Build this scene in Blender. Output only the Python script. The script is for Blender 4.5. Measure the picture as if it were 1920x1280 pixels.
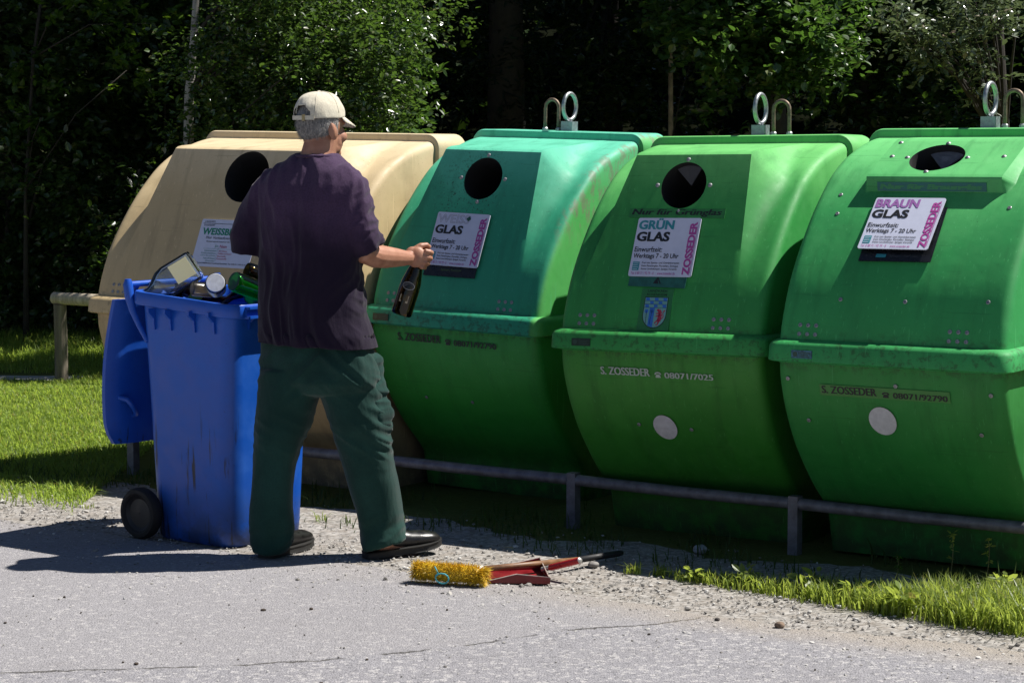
import bpy, bmesh, math, random
import numpy as np
from mathutils import Vector, Matrix, noise
R = math.radians
random.seed(7)
rng = np.random.default_rng(11)
sc = bpy.context.scene
C = sc.collection
for o in list(bpy.data.objects):
    bpy.data.objects.remove(o)

# ------------------------------------------------------------ camera, sky, sun, exposure
FPX, HY, CH = 4256.6, 245.0, 1.65          # focal length and horizon row measured on the 1920 px photograph, eye height
PITCH = math.atan((640 - HY) / FPX)
cam = bpy.data.cameras.new('camera'); camo = bpy.data.objects.new('camera', cam); C.objects.link(camo)
cam.sensor_width = 36; cam.lens = FPX / 1920 * 36; cam.clip_end = 2000; cam.clip_start = .1
camo.location = (0, 0, CH); camo.rotation_euler = (math.pi / 2 - PITCH, 0, 0)
sc.camera = camo

SUN_EL = R(57.5); SUN_AZ = math.atan2(.985, .17)       # clockwise from +Y
w = bpy.data.worlds.new('World'); sc.world = w; w.use_nodes = True
nt = w.node_tree; bg = nt.nodes['Background']
sky = nt.nodes.new('ShaderNodeTexSky'); sky.sky_type = 'NISHITA'; sky.sun_disc = False
sky.altitude = 500; sky.air_density = .75; sky.dust_density = .3; sky.sun_elevation = SUN_EL; sky.sun_rotation = SUN_AZ
nt.links.new(sky.outputs[0], bg.inputs[0]); bg.inputs[1].default_value = .05
sun = bpy.data.lights.new('sun', 'SUN'); sun.energy = 5.0; sun.angle = R(.5); sun.color = (1, .965, .90)
suno = bpy.data.objects.new('sun', sun); C.objects.link(suno)
SD = Vector((math.sin(SUN_AZ) * math.cos(SUN_EL), math.cos(SUN_AZ) * math.cos(SUN_EL), math.sin(SUN_EL)))
suno.rotation_euler = SD.to_track_quat('Z', 'Y').to_euler(); suno.location = SD * 40
sc.view_settings.view_transform = 'Standard'; sc.view_settings.look = 'None'
sc.view_settings.gamma = 1; sc.view_settings.exposure = 0.6
sc.render.engine = 'CYCLES'
sc.cycles.max_bounces = 7; sc.cycles.diffuse_bounces = 3; sc.cycles.glossy_bounces = 3
sc.cycles.transmission_bounces = 7; sc.cycles.transparent_max_bounces = 14
sc.cycles.caustics_reflective = False; sc.cycles.caustics_refractive = False

# ------------------------------------------------------------ measuring helpers
_c, _s = math.cos(PITCH), math.sin(PITCH)
def ray(px, py):
    a = (px - 960) / FPX; b = (640 - py) / FPX
    return Vector((a, _c + b * _s, -_s + b * _c))
def at(px, py, Y):                       # point of the place seen at a pixel, Y metres in front of the camera
    r = ray(px, py); return Vector((0, 0, CH)) + r * (Y / r.y)
def gr(px, py, z=0.0):                   # the same on the ground
    r = ray(px, py); return Vector((0, 0, CH)) + r * ((z - CH) / r.z)

# ------------------------------------------------------------ object helpers
def tag(o, label=None, cat=None, group=None, kind=None):
    if label: o['label'] = label
    if cat: o['category'] = cat
    if group: o['group'] = group
    if kind: o['kind'] = kind
    return o
def empty(name, M=None, loc=None):
    o = bpy.data.objects.new(name, None); C.objects.link(o); o.empty_display_size = .1
    if M is not None: o.matrix_world = M
    if loc is not None: o.location = loc
    return o
def finish_mesh(me, smooth):
    if smooth is not None:
        me.polygons.foreach_set('use_smooth', [True] * len(me.polygons))
        if smooth < 180: me.set_sharp_from_angle(angle=R(smooth))
    me.update()
def link(name, me, parent=None, M=None):
    o = bpy.data.objects.new(name, me); C.objects.link(o)
    if parent is not None: o.parent = parent
    if M is not None: o.matrix_local = M
    return o
class MB:
    def __init__(s): s.v = []; s.f = []; s.m = []
    def add(s, vs, fs, mi=0):
        b = len(s.v); s.v += [tuple(v) for v in vs]
        for f in fs: s.f.append(tuple(i + b for i in f)); s.m.append(mi)
    def box(s, c, d, rot=None, mi=0):
        hx, hy, hz = d[0] / 2, d[1] / 2, d[2] / 2
        vs = [Vector((x, y, z)) for x in (-hx, hx) for y in (-hy, hy) for z in (-hz, hz)]
        if rot is not None: vs = [rot @ v for v in vs]
        s.add([v + Vector(c) for v in vs], [(0, 1, 3, 2), (4, 6, 7, 5), (0, 4, 5, 1), (2, 3, 7, 6), (0, 2, 6, 4), (1, 5, 7, 3)], mi)
    def loft(s, rings, caps=True, closed=True, mi=0, loop=False):
        n = len(rings[0]); b = len(s.v); k = len(rings)
        for r in rings: s.v += [tuple(p) for p in r]
        for i in range(k if loop else k - 1):
            i2 = (i + 1) % k
            for j in range(n if closed else n - 1):
                j2 = (j + 1) % n
                s.f.append((b + i * n + j, b + i * n + j2, b + i2 * n + j2, b + i2 * n + j)); s.m.append(mi)
        if caps and not loop:
            s.f.append(tuple(b + j for j in reversed(range(n)))); s.m.append(mi)
            s.f.append(tuple(b + (k - 1) * n + j for j in range(n))); s.m.append(mi)
    def tube(s, pts, rad, n=10, caps=True, mi=0, loop=False):
        pts = [Vector(p) for p in pts]; k = len(pts)
        if not hasattr(rad, '__len__'): rad = [rad] * k
        rings = []; prev = None
        for i, p in enumerate(pts):
            a = pts[(i - 1) % k] if (loop or i > 0) else p
            c = pts[(i + 1) % k] if (loop or i < k - 1) else p
            t = (c - a).normalized()
            if prev is None:
                up = Vector((0, 0, 1)) if abs(t.z) < .9 else Vector((0, 1, 0))
                nx = t.cross(up).normalized()
            else: nx = (prev - t * prev.dot(t)).normalized()
            prev = nx; ny = t.cross(nx)
            rings.append([p + (nx * math.cos(2 * math.pi * j / n) + ny * math.sin(2 * math.pi * j / n)) * rad[i] for j in range(n)])
        s.loft(rings, caps, True, mi, loop)
    def lathe(s, prof, n=24, M=None, mi=0, caps=True):      # prof: (r, z)
        M = M or Matrix()
        rings = [[M @ Vector((r * math.cos(2 * math.pi * j / n), r * math.sin(2 * math.pi * j / n), z)) for j in range(n)] for r, z in prof]
        s.loft(rings, caps, True, mi)
    def ellipsoid(s, c, rad, M=None, nu=20, nv=12, mi=0):
        M = M or Matrix(); c = Vector(c)
        rings = []
        for i in range(nv + 1):
            th = math.pi * (i + .02 if i == 0 else (i - .02 if i == nv else i)) / nv
            rings.append([c + (M @ Vector((rad[0] * math.sin(th) * math.cos(2 * math.pi * j / nu), rad[1] * math.sin(th) * math.sin(2 * math.pi * j / nu), -rad[2] * math.cos(th)))) for j in range(nu)])
        s.loft(rings, True, True, mi)
    def mesh(s, name, mats, smooth=40):
        me = bpy.data.meshes.new(name); me.from_pydata(s.v, [], s.f)
        for m in (mats if isinstance(mats, (list, tuple)) else [mats]): me.materials.append(m)
        me.polygons.foreach_set('material_index', s.m)
        finish_mesh(me, smooth); return me
    def build(s, name, mats, parent=None, smooth=40, M=None):
        return link(name, s.mesh(name, mats, smooth), parent, M)
def fast_mesh(name, verts, polys, mat, smooth=False):       # verts (N,3), polys (M,k)
    me = bpy.data.meshes.new(name)
    verts = np.asarray(verts, np.float32); polys = np.asarray(polys, np.int32); k = polys.shape[1]
    me.vertices.add(len(verts)); me.vertices.foreach_set('co', verts.ravel())
    me.loops.add(polys.size); me.loops.foreach_set('vertex_index', polys.ravel())
    me.polygons.add(len(polys)); me.polygons.foreach_set('loop_start', np.arange(0, polys.size, k, dtype=np.int32))
    me.polygons.foreach_set('use_smooth', np.full(len(polys), smooth))
    me.update(calc_edges=True); me.validate()
    for m in (mat if isinstance(mat, (list, tuple)) else [mat]): me.materials.append(m)
    return me
def evaluated(o):
    dg = bpy.context.evaluated_depsgraph_get(); dg.update()
    return bpy.data.meshes.new_from_object(o.evaluated_get(dg))
def remeshed(mb, name, mat, voxel, smooth_it=3):
    me = mb.mesh(name, mat, None); t = bpy.data.objects.new('tmp', me); C.objects.link(t)
    # consistent outward normals
    bm = bmesh.new(); bm.from_mesh(me); bmesh.ops.recalc_face_normals(bm, faces=bm.faces); bm.to_mesh(me); bm.free()
    m = t.modifiers.new('r', 'REMESH'); m.mode = 'VOXEL'; m.voxel_size = voxel; m.adaptivity = 0
    if smooth_it:
        m2 = t.modifiers.new('s', 'SMOOTH'); m2.iterations = smooth_it; m2.factor = .5
    out = evaluated(t); bpy.data.objects.remove(t)
    out.name = name
    out.materials.clear(); out.materials.append(mat)
    finish_mesh(out, 180)
    return out
def catmull(pts, n):                      # resample a polyline smoothly, n points, even chord spacing
    P = np.array(pts, float)
    Q = np.vstack([2 * P[0] - P[1], P, 2 * P[-1] - P[-2]]); out = []
    for i in range(1, len(Q) - 2):
        for t in np.linspace(0, 1, 24, endpoint=False):
            a, b, c, d = Q[i - 1], Q[i], Q[i + 1], Q[i + 2]
            out.append(.5 * (2 * b + (c - a) * t + (2 * a - 5 * b + 4 * c - d) * t * t + (3 * b - a - 3 * c + d) * t ** 3))
    out.append(P[-1]); out = np.array(out)
    s = np.r_[0, np.cumsum(np.linalg.norm(np.diff(out, axis=0), axis=1))]
    q = np.linspace(0, s[-1], n)
    return np.stack([np.interp(q, s, out[:, k]) for k in range(out.shape[1])], 1)

# ------------------------------------------------------------ materials
class NG:
    def __init__(s, name):
        s.m = bpy.data.materials.new(name); s.m.use_nodes = True; s.t = s.m.node_tree
        s.b = s.t.nodes['Principled BSDF']; s.out = s.t.nodes['Material Output']; s._tc = None
    def n(s, typ, **kw):
        nd = s.t.nodes.new('ShaderNode' + typ)
        for k, v in kw.items(): setattr(nd, k, v)
        return nd
    def l(s, a, b): s.t.links.new(a, b)
    def coord(s):
        if s._tc is None: s._tc = s.n('TexCoord').outputs['Object']
        return s._tc
    def map(s, scale=(1, 1, 1), rot=(0, 0, 0), loc=(0, 0, 0), vec=None):
        m = s.n('Mapping'); m.inputs['Scale'].default_value = scale; m.inputs['Rotation'].default_value = rot; m.inputs['Location'].default_value = loc
        s.l(vec or s.coord(), m.inputs[0]); return m.outputs[0]
    def noise(s, scale, detail=4, rough=.55, vec=None, dist=0, out='Fac'):
        x = s.n('TexNoise'); x.inputs['Scale'].default_value = scale; x.inputs['Detail'].default_value = detail
        x.inputs['Roughness'].default_value = rough; x.inputs['Distortion'].default_value = dist
        s.l(vec or s.coord(), x.inputs['Vector']); return x.outputs[out]
    def ramp(s, fac, stops, interp='LINEAR'):
        x = s.n('ValToRGB'); cr = x.color_ramp; cr.interpolation = interp
        while len(cr.elements) < len(stops): cr.elements.new(.5)
        for e, (p, c) in zip(cr.elements, stops):
            e.position = p; e.color = (c if hasattr(c, '__len__') else (c, c, c)) + ((1,) if not hasattr(c, '__len__') or len(c) == 3 else ())
        s.l(fac, x.inputs[0]); return x.outputs[0]
    def mr(s, v, a, b, c=0, d=1, smooth=True):
        x = s.n('MapRange'); x.interpolation_type = 'SMOOTHSTEP' if smooth else 'LINEAR'
        for i, q in enumerate((a, b, c, d)): x.inputs[i + 1].default_value = q
        s.l(v, x.inputs[0]); return x.outputs[0]
    def math(s, op, a, b=None):
        x = s.n('Math', operation=op)
        for i, q in enumerate((a, b)):
            if q is None: continue
            if isinstance(q, (int, float)): x.inputs[i].default_value = q
            else: s.l(q, x.inputs[i])
        return x.outputs[0]
    def mix(s, fac, a, b, mode='MIX'):
        x = s.n('Mix', data_type='RGBA', blend_type=mode)
        for i, q in ((0, fac), (6, a), (7, b)):
            if isinstance(q, (int, float)): x.inputs[i].default_value = q
            elif isinstance(q, tuple): x.inputs[i].default_value = q if len(q) == 4 else q + (1,)
            else: s.l(q, x.inputs[i])
        return x.outputs[2]
    def sep(s, vec=None):
        x = s.n('SeparateXYZ'); s.l(vec or s.coord(), x.inputs[0]); return x.outputs
    def bump(s, h, strength=.3, dist=.01, prev=None):
        x = s.n('Bump'); x.inputs['Strength'].default_value = strength; x.inputs['Distance'].default_value = dist
        s.l(h, x.inputs['Height'])
        if prev is not None: s.l(prev, x.inputs['Normal'])
        s.l(x.outputs[0], s.b.inputs['Normal']); return x.outputs[0]
    def col(s, c):
        if isinstance(c, tuple): s.b.inputs['Base Color'].default_value = c if len(c) == 4 else c + (1,)
        else: s.l(c, s.b.inputs['Base Color'])
    def set(s, **kw):
        for k, v in kw.items(): s.b.inputs[k.replace('_', ' ')].default_value = v
        return s
def simple(name, c, rough=.6, var=.12, scale=30, bump=.0, bscale=150, metal=0, spec=.5):
    g = NG(name); g.set(Roughness=rough, Metallic=metal); g.b.inputs['Specular IOR Level'].default_value = spec
    if var:
        f = g.noise(scale, 5, .6)
        d = tuple(max(0, x * (1 - var * 1.6)) for x in c); l = tuple(min(1, x * (1 + var)) for x in c)
        g.col(g.ramp(f, [(.25, d), (.75, l)]))
        g.l(g.mr(f, .2, .8, max(0, rough - .1), min(1, rough + .1)), g.b.inputs['Roughness'])
    else: g.col(c)
    if bump: g.bump(g.noise(bscale, 3), bump, .004)
    return g.m
def glass(name, c, rough=.04, haze=.06):      # thin-walled glass: tinted clear pass, fresnel gloss, translucent haze added to brighten it
    g = NG(name); t = g.n('BsdfTransparent'); t.inputs[0].default_value = c + (1,)
    gl = g.n('BsdfGlossy'); gl.inputs['Roughness'].default_value = rough; gl.inputs[0].default_value = (.9, .9, .9, 1)
    d = g.n('BsdfTranslucent'); d.inputs[0].default_value = tuple(.25 + .6 * x for x in c) + (1,)
    m0 = g.n('MixShader'); m0.inputs[0].default_value = haze; g.l(t.outputs[0], m0.inputs[1]); g.l(d.outputs[0], m0.inputs[2])
    f = g.n('Fresnel'); f.inputs[0].default_value = 1.5
    m1 = g.n('MixShader'); g.l(f.outputs[0], m1.inputs[0]); g.l(m0.outputs[0], m1.inputs[1]); g.l(gl.outputs[0], m1.inputs[2]); g.l(m1.outputs[0], g.out.inputs[0])
    return g.m
INK = simple('black_ink', (.012, .012, .014), .5, 0)
STEEL = simple('galvanised_steel', (.42, .43, .44), .42, .25, 40, .05, metal=.85)
# ------------------------------------------------------------ recycling containers
def plastic(name, c, c_top, lower=False, lichen=0.0, seed=0.0, grime=(.025, .028, .012)):
    g = NG(name); z = g.sep()['Z']
    v = g.map(loc=(seed, seed * 2.3, seed * .7))
    big = g.noise(2.2, 4, .6, v); fine = g.noise(90, 3, .6, v); mid = g.noise(14, 5, .65, v)
    base = g.mix(g.mr(big, .3, .75), tuple(x * .88 for x in c), c)
    mid2 = g.noise(34, 5, .7, v)
    bl = g.math('ADD', z, g.math('MULTIPLY', g.math('SUBTRACT', big, .5), .5))
    if not lower: base = g.mix(g.mr(bl, 1.25, 1.75, 0, .8), base, c_top)  # bleached towards the top, with sunlit roof brightness raised into the colour
    else: base = g.mix(g.mr(bl, .45, .75, 0, .7), base, c_top)
    # vertical run-off streaks
    st = g.noise(16, 4, .6, g.map((1, .25, .12), loc=(seed, 0, 0)))
    base = g.mix(g.mr(st, .48, .75, 0, .42), base, tuple(x * .5 for x in c))
    base = g.mix(g.mr(mid, .55, .8, 0, .16), base, tuple(min(1, x * 1.25 + .03) for x in c))
    # grime with its own patchy outline under the rim and over it
    if lower: band = g.math('MULTIPLY', g.mr(z, .735, .785), g.mr(mid2, .46, .60))
    else: band = g.math('MULTIPLY', g.mr(z, .93, .845), g.mr(mid2, .50, .62))
    base = g.mix(g.math('MULTIPLY', band, .5), base, grime)
    if lower: base = g.mix(g.math('MULTIPLY', g.mr(z, .34, .02), g.mr(mid, .3, .62, .25, .8)), base, grime)
    sp = g.noise(150, 2, .5, v)
    base = g.mix(g.mr(sp, .68, .74, 0, .55), base, tuple(x * .3 for x in c))
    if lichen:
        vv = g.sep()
        dx = g.math('SUBTRACT', vv['X'], .40); dz = g.math('SUBTRACT', vv['Z'], 1.40)
        d = g.math('SQRT', g.math('ADD', g.math('MULTIPLY', dx, dx), g.math('MULTIPLY', dz, dz)))
        k = g.math('MULTIPLY', g.mr(d, .26, .10), g.mr(g.noise(75, 6, .8, v), .54, .63))
        base = g.mix(g.math('MULTIPLY', k, lichen), base, (.02, .03, .02))
        # dirty run-off over a lime-tinted right-hand end wall
        e = g.math('MULTIPLY', g.mr(vv['X'], .84, .90), g.mr(g.noise(22, 6, .7, g.map((1, 1, .45))), .47, .60))
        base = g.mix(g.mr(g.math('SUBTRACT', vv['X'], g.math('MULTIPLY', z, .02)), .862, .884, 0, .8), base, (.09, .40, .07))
        e = g.math('MULTIPLY', e, g.mr(z, 1.12, 1.32)); base = g.mix(g.math('MULTIPLY', e, .7), base, (.17, .18, .12))
    scr = g.noise(120, 2, .5, g.map((1, .6, .018), (0, .35, .5), (seed, 0, 0))); scr2 = g.noise(95, 2, .5, g.map((.03, .6, 1), (0, -.3, 0), (0, seed, 0)))
    base = g.mix(g.mr(scr, .665, .70, 0, .30), base, tuple(min(1, x * 1.5 + .06) for x in c)); base = g.mix(g.mr(scr2, .68, .71, 0, .28), base, tuple(x * .45 for x in c))
    g.col(base)
    g.l(g.mr(mid, .3, .8, .52, .74), g.b.inputs['Roughness'])
    g.b.inputs['Specular IOR Level'].default_value = .4
    g.bump(g.noise(260, 2, .6, v), .12, .002, g.bump(big, .25, .03))
    return g.m

FBAR = [(0.0, .78), (.010, .85), (.028, .93), (.072, 1.045), (.125, 1.14), (.2, 1.245), (.29, 1.35), (.41, 1.46), (.51, 1.523), (.61, 1.565), (.73, 1.6), (.85, 1.62), (.943, 1.625)]
VC = .943
_fb = catmull(FBAR, 61)
def bar_v(z): return float(np.interp(z, _fb[:, 1], _fb[:, 0]))
FLOW = [(0.0, .80), (.006, .72), (.036, .625), (.085, .52), (.145, .425), (.25, .30), (.355, .20)]
_fl = np.vstack([catmull(FLOW, 34), [(.382, .172), (.396, .15), (.40, .13), (.425, 0.0)]])
def low_v(z): return float(np.interp(z, _fl[::-1, 1], _fl[::-1, 0]))
# panel of the hood: 27 degrees off the vertical, tangent to the barrel near z = 1.05
PA = R(22.5); PN = Vector((0, -math.cos(PA), math.sin(PA))); PD = Vector((0, -math.sin(PA), -math.cos(PA)))
def pan_v(z): return .0605 + (z - 1.02) * math.tan(PA)

def hood_profile(kind):
    s0 = int(np.argmin(abs(_fb[:, 1] - (1.005 if kind == 'dormer' else 1.37)))); s1 = int(np.argmin(abs(_fb[:, 0] - .82)))
    seg = _fb[s0:s1 + 1]; ln = np.r_[0, np.cumsum(np.linalg.norm(np.diff(seg, axis=0), axis=1))]; fr = ln / ln[-1]
    a = seg[0]
    if kind == 'dormer':
        zt = 1.572; poly = [a, (pan_v(1.06) - .0005, 1.06), (pan_v(1.2), 1.2), (pan_v(zt - .022), zt - .022), (pan_v(zt - .008) + .001, zt - .006), (pan_v(zt) + .014, zt + .003), (pan_v(zt) + .04, zt + .008), tuple(seg[-1])]
    else:
        poly = [a, (.338, 1.396), (.355, 1.413), (.3535, 1.417), (.3505, 1.428), (.349, 1.437), (.348, 1.445), (.347, 1.455), (.3445, 1.464), (.346, 1.471), (.357, 1.479), (.60, 1.603), (.62, 1.610), (.65, 1.614), tuple(seg[-1])]
    poly = np.array(poly); pl = np.r_[0, np.cumsum(np.linalg.norm(np.diff(poly, axis=0), axis=1))]; pf = pl / pl[-1]
    # spend the rows so that corners stay crisp
    n = 54 if kind == 'dormer' else 80; q = np.sort(np.r_[np.linspace(0, 1, n - len(pf) + 2), pf[1:-1]])
    H = np.stack([np.interp(q, pf, poly[:, 0]), np.interp(q, pf, poly[:, 1])], 1)
    B = np.stack([np.interp(q, fr, seg[:, 0]), np.interp(q, fr, seg[:, 1])], 1)
    pre = _fb[:s0]; post = _fb[s1 + 1:]
    Bf = np.vstack([pre, B, post]); Hf = np.vstack([pre, H, post])
    qq = np.r_[np.zeros(len(pre)), q, np.ones(len(post))]
    return Bf, Hf, qq

def shell_columns(W, hl, hr, kind, q, prot):
    out = []
    nL, nfl, nm, nfr, nR = 8, 10, 26, 14, 6
    for qi, pr in zip(q, prot):
        wd = max(0.0, 1 - qi / .53) if kind == 'dormer' else 0
        fl = min(.10, .012 + .30 * pr) if kind == 'dormer' else .012 + .2 * pr
        frr = min(.19, .05 + .55 * pr) if kind == 'dormer' else .02 + .3 * pr
        uL = hl - .155 * wd; uR = hr + .045 * wd
        us = [0, .004, .012, .024, .036]
        us += list(np.linspace(.036, max(.045, uL - fl), nL)[1:])
        a = us[-1]
        us += list(np.linspace(a, uL, nfl)[1:])
        us += list(np.linspace(uL, uR, nm)[1:])
        b = min(W - .05, uR + frr)
        us += list(np.linspace(uR, b, nfr)[1:])
        us += list(np.linspace(b, W - .036, nR)[1:])
        us += [W - .024, W - .012, W - .004, W]
        us = np.array(us)
        if kind == 'dormer':
            wt = np.where(us < uL, np.clip(1 - (uL - us) / max(1e-4, uL - a), 0, 1) ** 2.0, np.where(us > uR, np.clip(1 - (us - uR) / (b - uR), 0, 1) ** 2.2, 1))
        else:
            wt = np.where(us < uL, np.clip(1 - (uL - us) / max(1e-4, uL - a), 0, 1) ** 1.2, np.where(us > uR, np.clip(1 - (us - uR) / (b - uR), 0, 1) ** 1.2, 1))
        out.append((us, wt))
    return out

def hole_cut(o, c, nrm, rad, depth, dark):
    nrm = nrm.normalized(); q = nrm.to_track_quat('Z', 'Y').to_matrix().to_4x4(); q.translation = c
    mb = MB(); mb.lathe([(rad, -depth), (rad, .12)], 48, q)
    me = mb.mesh('cutter', dark, None); bm = bmesh.new(); bm.from_mesh(me); bmesh.ops.recalc_face_normals(bm, faces=bm.faces); bm.to_mesh(me); bm.free()
    ct = bpy.data.objects.new('cutter', me); C.objects.link(ct); ct.parent = o.parent
    m = o.modifiers.new('b', 'BOOLEAN'); m.operation = 'DIFFERENCE'; m.solver = 'EXACT'; m.object = ct
    new = evaluated(o); old = o.data; o.modifiers.clear(); o.data = new; bpy.data.objects.remove(ct)
    new.materials.clear(); new.materials.append(old.materials[0]); new.materials.append(dark)
    for p in new.polygons:
        d = p.center - c; h = d.dot(nrm); rr = (d - nrm * h).length
        p.material_index = 1 if (rr < rad + .001 and h < -.006) else 0
    finish_mesh(new, 32)

DARK_IN = simple('dark_container_inside', (.012, .012, .012), .8, .2)
RUBBER = simple('grey_rubber_flap', (.17, .17, .18), .55, .3, 25)
RIVET_M = simple('rivet_metal', (.30, .30, .31), .45, .2, 200, metal=.6)
_r = MB(); _r.lathe([(.0095, 0), (.0095, .0015), (.008, .003), (.0045, .0055), (.0008, .0062)], 12); RIVET = _r.mesh('rivet', RIVET_M, 30)
_r = MB(); _r.lathe([(.0082, 0), (.0082, .002), (.0065, .0032), (.003, .0032), (.0026, .0015), (.0005, .0015)], 12); RIVET2 = _r.mesh('ring_rivet', RIVET_M, 30)

def frame_mat(p, nrm, up=Vector((0, 0, 1))):            # local X right, Y up the surface, Z outward
    z = nrm.normalized(); x = up.cross(z).normalized(); y = z.cross(x)
    M = Matrix((x, y, z)).transposed().to_4x4(); M.translation = p; return M
def bar_n(z, f=None):
    f = f or bar_v; t = Vector((0, f(z + .01) - f(z - .01), .02)).normalized(); return Vector((0, -t.z, t.y))
def on_bar(u, z, off=0.0): n = bar_n(z); return Vector((u, bar_v(z), z)) + n * off, n
def on_low(u, z, off=0.0): n = bar_n(z, low_v); return Vector((u, low_v(z), z)) + n * off, n
def on_pan(u, z, off=0.0): return Vector((u, pan_v(z), z)) + PN * off, PN

# ---- lettering
def text_verts(body, bold=0.0, shear=0.0, outline=0.0, space=1.0):
    cu = bpy.data.curves.new('t', 'FONT'); cu.body = body; cu.size = 1; cu.offset = bold; cu.shear = shear; cu.space_character = space
    cu.resolution_u = 3; cu.fill_mode = 'BOTH' if not outline else 'NONE'
    if outline: cu.bevel_depth = outline; cu.bevel_resolution = 0
    o = bpy.data.objects.new('t', cu); C.objects.link(o); me = evaluated(o); bpy.data.objects.remove(o)
    v = np.array([x.co[:] for x in me.vertices]) if len(me.vertices) else np.zeros((1, 3)); f = [tuple(p.vertices) for p in me.polygons]
    bpy.data.meshes.remove(me); bpy.data.curves.remove(cu)
    v -= np.array([v[:, 0].min(), v[:, 1].min(), 0]); v[:, 0] /= max(1e-6, v[:, 0].max()); v[:, 1] /= max(1e-6, v[:, 1].max()); v[:, 2] = 0 if not outline else v[:, 2] * .01
    return v, f
def put_text(mb, body, x, y, w, h, mi=0, rot=False, heavy=0.0, **k):      # box lower left x, y; heavy: extra stroke width in metres
    if heavy:
        for i in range(-2, 3): put_text(mb, body, x + (heavy * i / 4 if not rot else 0), y + (heavy * i / 4 if rot else 0), w, h, mi, rot, 0.0, **k); n_ = len(text_verts(body, **k)[0]); mb.v[-n_:] = [(p[0], p[1], p[2] + .00012 * i) for p in mb.v[-n_:]]
        return
    v, f = text_verts(body, **k)
    if rot: pts = [(x + w * (1 - b), y + h * a, c) for a, b, c in v]     # reads upwards
    else: pts = [(x + w * a, y + h * b, c) for a, b, c in v]
    mb.add(pts, f, mi)
def quad(mb, x, y, w, h, mi=0, z=0): mb.add([(x, y, z), (x + w, y, z), (x + w, y + h, z), (x, y + h, z)], [(0, 1, 2, 3)], mi)
def phone(mb, x, y, w, h, mi=0):                            # little telephone symbol
    pts = [(.12, 0), (.88, 0), (.88, .22), (.70, .62), (.30, .62), (.12, .22)]
    mb.add([(x + a * w, y + b * h, 0) for a, b in pts], [tuple(range(6))], mi)
    arc = [(0, .55), (.02, .78), (.2, .98), (.5, 1.05), (.8, .98), (.98, .78), (1, .55), (.76, .55), (.74, .76), (.5, .82), (.26, .76), (.24, .55)]
    mb.add([(x + a * w, y + b * h, 0) for a, b in arc], [(0, 1, 10, 11), (1, 2, 9, 10), (2, 3, 9), (3, 4, 9), (4, 5, 8, 9), (5, 6, 7, 8)], mi)

def paper(name, c=(.62, .64, .78)):
    g = NG(name); f = g.noise(35, 4); g.col(g.ramp(f, [(.3, tuple(x * .93 for x in c)), (.7, c)])); g.set(Roughness=.42)
    return g.m
PAPER = paper('white_sign_sheet'); MAGENTA = simple('magenta_ink', (.42, .06, .30), .5, .05); TEAL = simple('teal_ink', (.03, .26, .30), .5, .05)
PURPLE = simple('purple_ink', (.34, .14, .40), .5, .05); OUTL = simple('grey_outline_ink', (.30, .30, .36), .5, 0)
GREENINK = simple('green_ink', (.01, .22, .13), .5, .05); REDINK = simple('red_ink', (.40, .03, .09), .5, .05); GREYT = simple('grey_ink', (.12, .15, .17), .5, 0)
BACKING = simple('black_backing_board', (.012, .013, .016), .3, .2)

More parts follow.
